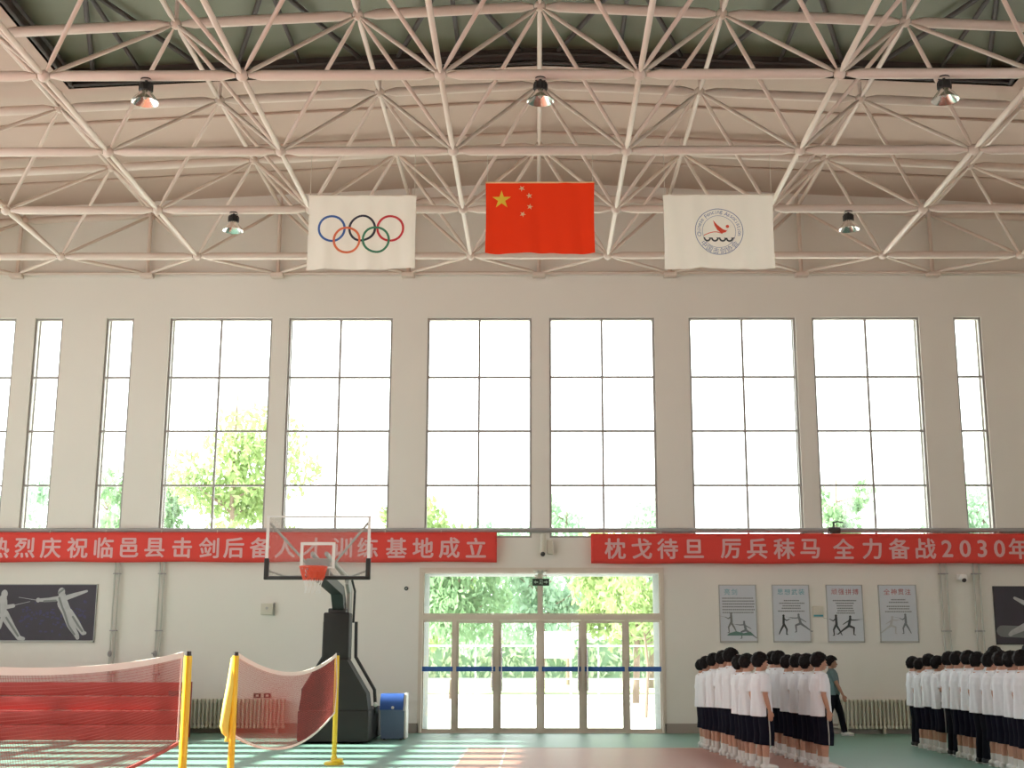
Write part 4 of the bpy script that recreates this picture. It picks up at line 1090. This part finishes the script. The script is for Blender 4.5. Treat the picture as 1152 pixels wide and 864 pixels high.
def hair_mesh(parent, style):
    R = random.Random(style); mb = MB(); nu, nv = 40, 26; z = HZ; vs = []; keep = {}
    for j in range(nv + 1):
        t = PI * j / nv
        for k in range(nu):
            a = 2 * PI * k / nu
            d = Vector((math.sin(t) * math.cos(a), math.sin(t) * math.sin(a), math.cos(t)))
            bump = .006 * math.sin(7 * a + style + 2 * t) * math.sin(t) + .008 * R.uniform(-1, 1) - .003
            rx = .114 if d.x > 0 else .119
            tp = 1 - .20 * max(0, -d.z - .05)
            p = Vector((-.012 + d.x * (rx + bump) * tp, d.y * (.097 + bump) * tp, z + .018 + d.z * (.118 + bump + (.006 if style == 2 else 0))))
            front = d.x
            low = -.62 if style != 1 else -.74            # nape
            if d.z < low: p = Vector((p.x * .8 - .01, p.y * .8, z + .016 + low * .110 - .004))
            vs.append(p)
    def line(v):                                          # keep only hair: lower edge of the hairline
        x = v.x + .012; zz = v.z - z
        if x > .055: return zz > (.042 if style != 2 else .030)
        if x > .0: return zz > .018 - .35 * (.055 - x) if x > .028 else zz > -.002 - .3 * (.028 - x)
        return zz > -.03 - 1.4 * min(.05, -x)
    fs = []
    for j in range(nv):
        for k in range(nu):
            k2 = (k + 1) % nu; q = (j * nu + k, j * nu + k2, (j + 1) * nu + k2, (j + 1) * nu + k)
            c = sum((vs[i] for i in q), Vector()) / 4
            if line(c): fs.append(q)
    mb.add(vs, fs, 0, True)
    o = mb.build('hair', M['hair'], parent)
    bm = bmesh.new(); bm.from_mesh(o.data); bmesh.ops.delete(bm, geom=[v for v in bm.verts if not v.link_faces], context='VERTS')
    bmesh.ops.remove_doubles(bm, verts=bm.verts, dist=.0005); bmesh.ops.recalc_face_normals(bm, faces=bm.faces); bm.to_mesh(o.data); bm.free()
    s_ = o.modifiers.new('t', 'SOLIDIFY'); s_.thickness = .016; s_.offset = -1
    return o

def make_person(kind):
    """kind: 0 arms at sides, 1 hands held in front, 2 long dark trousers, 3 walking grown-up; local +x is forward"""
    t = bpy.data.objects.new('person', None); C.objects.link(t); t.empty_display_size = .1
    skin = M['skin2'] if kind in (1, 3) else M['skin']
    walk = kind == 3; b = MB()
    hipz = .84
    feet = {}
    tube(b, [(0, 0, .86), (-.005, 0, 1.0), (.0, 0, 1.14), (-.012, 0, 1.26), (-.02, 0, 1.34)], [(.145, .10), (.125, .088), (.15, .098), (.15, .09), (.07, .06)])
    for s_ in (-1, 1):
        st = .17 * s_ * (1 if walk else 0)
        hip = (0, s_ * .085, .84); kn = (.015 + st * .75, s_ * .088, .455); an = (-.015 + st * 1.35 - (.08 if st < 0 else 0), s_ * .088, .085 if not (walk and st < 0) else .13)
        cf = tuple(k * .6 + a * .4 + (-.012 if i == 0 else 0) for i, (k, a) in enumerate(zip(kn, an)))
        tube(b, [hip, ((hip[0] + kn[0]) / 2, s_ * .09, .65), kn, cf, an], [.082, .073, .052, .054, .034])
        ft = (an[0] + .10, an[1] + s_ * .012, .035)
        b.path([(an[0] - .035, an[1], .045), (an[0] + .03, an[1], .055), ft, (ft[0] + .05, ft[1], .028)], [.034, .036, .036, .02], 12)
        feet[s_] = (an, ft, kn)
        sh = (-.02, s_ * .165, 1.30)
        if kind == 1:
            el = (-.035, s_ * .225, 1.06); wr = (.14, s_ * .10, .98); hd = (.35, -s_ * .55, -.45)
        elif walk:
            el = (-.03 - .10 * s_, s_ * .225, 1.06); wr = (.02 - .16 * s_, s_ * .23, .84); hd = (.1 - .2 * s_, 0, -1)
        else:
            el = (-.045, s_ * .208, 1.05); wr = (.015, s_ * .216, .825); hd = (.12, -s_ * .05, -1)
        tube(b, [sh, ((sh[0] + el[0]) / 2, (sh[1] + el[1]) / 2 + s_ * .006, (sh[2] + el[2]) / 2), el, tuple(e * .6 + w * .4 for e, w in zip(el, wr)), wr], [.050, .046, .037, .036, .024])
        hand(b, wr, hd, s_, .5)
        feet[('arm', s_)] = (sh, el)
    head(b)
    body = fuse(b, 'body', skin, t, .0062, .35, 2)
    # eyes and mouth
    e = MB()
    for s_ in (-1, 1): e.sphere((.083, s_ * .030, HZ - .006), (.009, .0115, .0065), 10, 8)
    e.build('eyes', M['eye'], t)
    e = MB(); e.sphere((.094, 0, HZ - .078), (.008, .022, .005), 10, 8); e.build('mouth', M['lip'], t)
    hair_mesh(t, (0, 1, 2, 0)[kind])
    # shirt
    s0 = MB(); hem = .745 if not walk else .84
    prof = [(hem, .205, .142), (hem + .12, .20, .140), (1.05, .192, .136), (1.18, .197, .134), (1.28, .192, .118), (1.335, .135, .088), (1.365, .068, .062)]
    n = 48; vs = []; fs = []
    for j, (z, ry, rx) in enumerate(prof):
        for k in range(n):
            a = 2 * PI * k / n
            fold = 1 + (.075 * math.sin(5 * a + kind) * max(0, (1.2 - z)) / .4 + .035 * math.sin(9 * a + 5 * z + kind)) * (z < 1.25)
            vs.append((-.01 + rx * math.cos(a) * fold, .95 * ry * math.sin(a) * fold, z))
    for j in range(len(prof) - 1):
        for k in range(n): fs.append((j * n + k, j * n + (k + 1) % n, (j + 1) * n + (k + 1) % n, (j + 1) * n + k))
    fs.append(tuple(reversed(range(n)))); fs.append(tuple(range((len(prof) - 1) * n, len(prof) * n)))
    s0.add(vs, fs)
    for s_ in (-1, 1):
        sh, el = feet[('arm', s_)]; sh, el = Vector(sh), Vector(el)
        q = sh + (el - sh) * (.86 if not walk else .72)
        s0.path([sh + Vector((0, -s_ * .06, .012)), sh + Vector((0, s_ * .01, .012)), sh + (el - sh) * .4 + Vector((0, s_ * .004, 0)), q], [.068, .062, .056, .060], 16)
    fuse(s0, 'shirt', M['shirt'] if not walk else M['teal'], t, .009, 1, 1)
    c0 = MB(); c0.lathe([(.058, -.012), (.066, 0), (.061, .02), (.052, .024)], (-.024, 0, 1.358), 20); c0.build('collar', M['shirt'] if not walk else M['teal'], t)
    # shorts or trousers
    s1 = MB(); tube(s1, [(0, 0, .95), (0, 0, .84)], [(.165, .118), (.178, .125)])
    long_ = kind in (2, 3)
    for s_ in (-1, 1):
        an, ft, kn = feet[s_]
        if not long_: s1.path([(0, s_ * .08, .87), (.004 + kn[0] * .3, s_ * .088, .68), (.012 + kn[0] * .6, s_ * .094, .50), (.006, s_ * .096, .345)], [(.108, .108), (.104, .108), (.100, .108), (.098, .108)], 18)
        else: s1.path([(0, s_ * .08, .87), (kn[0] * .5, s_ * .086, .66), (kn[0], s_ * .088, .46), ((kn[0] + an[0]) / 2 - .008, s_ * .088, (kn[2] + an[2]) / 2), (an[0] - .005, an[1], an[2] - .01)], [.102, .088, .072, .066, .062], 18)
    so = fuse(s1, 'shorts' if not long_ else 'trousers', M['navy'] if not long_ else M['jeans'], t, .010, 1, 2)
    if not long_:
        for s_ in (-1, 1):
            st_ = MB(); st_.path([(.0, s_ * .185, .84), (.004, s_ * .200, .68), (.01, s_ * .205, .50), (.006, s_ * .206, .35)], [(.003, .010)] * 4, 6)
            st_.build('side_stripe', M['stripe'], so)
    for s_ in (-1, 1):
        an, ft, kn = feet[s_]
        if not long_:
            k = MB(); d = (Vector(kn) - Vector(an)).normalized(); a0 = Vector(an)
            k.path([a0 - d * .02, a0 + d * .05, a0 + d * .10], [.043, .049, .055], 14); k.build('sock', M['sock'], t)
        k = MB(); dz = an[2] - .085
        tube(k, [(an[0] - .045, an[1], .052 + dz), (an[0] + .0, an[1], .07 + dz)], [.042, .045])
        k.path([(an[0] - .06, an[1], .04 + dz), (an[0] + .03, an[1], .05 + dz), (ft[0], ft[1], .042 + dz * .6), (ft[0] + .06, ft[1], .036 + dz * .4), (ft[0] + .085, ft[1], .03 + dz * .3)], [(.040, .040), (.046, .046), (.048, .040), (.042, .032), (.02, .02)], 16)
        f = MB(); lo = min(0, 0)
        so_ = fuse(k, 'shoe', M['shoew'] if kind in (0, 3) else (M['shoeb'] if kind == 2 else M['shoew']), t, .008, 1, 2)
        for v in so_.data.vertices: v.co.z = max(v.co.z, .004 + dz * .5)
        u = MB(); u.path([(an[0] - .075, an[1], .010 + dz), (an[0] + .02, an[1], .010 + dz * .8), (ft[0] + .03, ft[1], .010 + dz * .5), (ft[0] + .085, ft[1], .012 + dz * .4)], [(.040, .009), (.046, .009), (.048, .009), (.025, .009)], 12)
        u.build('sole', M['shoew'], so_)
    t.location = (0, -50, 0)
    return t
protos = [make_person(0), make_person(1), make_person(2)]
used = [False] * 3
def place(kind, x, y, h, deg, label, group, cat='person'):
    s_ = h / 1.625; p = protos[kind]
    if not used[kind]:
        used[kind] = True; r = p; r.location = (x, y, 0); r.rotation_euler = (0, 0, math.radians(deg)); r.scale = (s_,) * 3
    else: r = dup(p, (x, y, 0), math.radians(deg), s_)
    r['label'] = label; r['category'] = cat; r['group'] = group
    return r
ords = ['farthest from the camera', 'second from the far end', 'third from the far end', 'fourth from the far end', 'fifth from the far end', 'sixth from the far end', 'seventh from the far end', 'eighth from the far end',
        'ninth from the far end', 'tenth from the far end', 'eleventh from the far end', 'nearest the camera']
rowA = [(2.99, 23.9, 1.51, 13, 0), (2.99, 23.24, 1.56, 10, 1), (3.03, 22.55, 1.61, 13, 0), (3.09, 21.85, 1.65, 9, 0), (3.11, 21.1, 1.69, 13, 0), (3.14, 20.4, 1.58, 9, 1), (3.16, 19.8, 1.60, 13, 0), (3.24, 19.15, 1.62, 16, 0)]
for i, (x, y, h, a, k) in enumerate(rowA):
    tl = ['', '', '', '', 'tall ', '', '', ''][i]
    place(k, x, y, h, a, '%sstudent in white T-shirt, rank just right of the doors, %s' % (tl, ords[i] if i < 7 else 'nearest the camera'), 'students in white shirts')
rowB = [(4.02, 22.42, 1.64, 11, 0), (4.01, 21.84, 1.65, 13, 1), (4.03, 21.19, 1.58, 9, 0), (4.05, 20.5, 1.60, 12, 0), (4.07, 19.86, 1.60, 13, 1), (4.10, 19.18, 1.62, 10, 0)]
for i, (x, y, h, a, k) in enumerate(rowB):
    place(k, x, y, h, a, 'student in white T-shirt, second rank right of the doors, %s' % (ords[i] if i < 5 else 'nearest the camera'), 'students in white shirts')
rowC = [(6.84, 24.05, 1.55, 5, 2), (6.82, 23.52, 1.53, 13, 0), (6.82, 22.98, 1.6, 10, 0), (6.81, 22.45, 1.57, -3, 1), (6.84, 21.91, 1.63, 11, 2), (6.81, 21.38, 1.64, 7, 0), (6.81, 20.84, 1.65, 9, 0), (6.77, 20.3, 1.62, 13, 2), (6.78, 19.77, 1.62, 7, 0), (6.76, 19.23, 1.64, 11, 0), (6.72, 18.7, 1.64, -1, 1), (6.67, 18.16, 1.65, 9, 0)]
for i, (x, y, h, a, k) in enumerate(rowC):
    place(k, x, y, h, a, 'student in white shirt and dark %s, right edge rank, %s' % ('trousers' if k == 2 else 'shorts', ords[i]), 'students in white shirts')
place(0, 7.42, 21.4, 1.72, 26, 'tall student showing only black hair behind the heads of the right rank', 'students in white shirts')
place(1, 7.56, 20.2, 1.76, 24, 'tall student at the very right edge, head above the right rank', 'students in white shirts')
tp = make_person(3); tp.location = (6.02, 27.0, 0); tp.rotation_euler = (0, 0, math.radians(-8)); tp.scale = (1.57 / 1.625 * 1.0,) * 3
tp['label'] = 'adult in teal polo shirt and dark trousers walking behind the second rank of students'; tp['category'] = 'person'
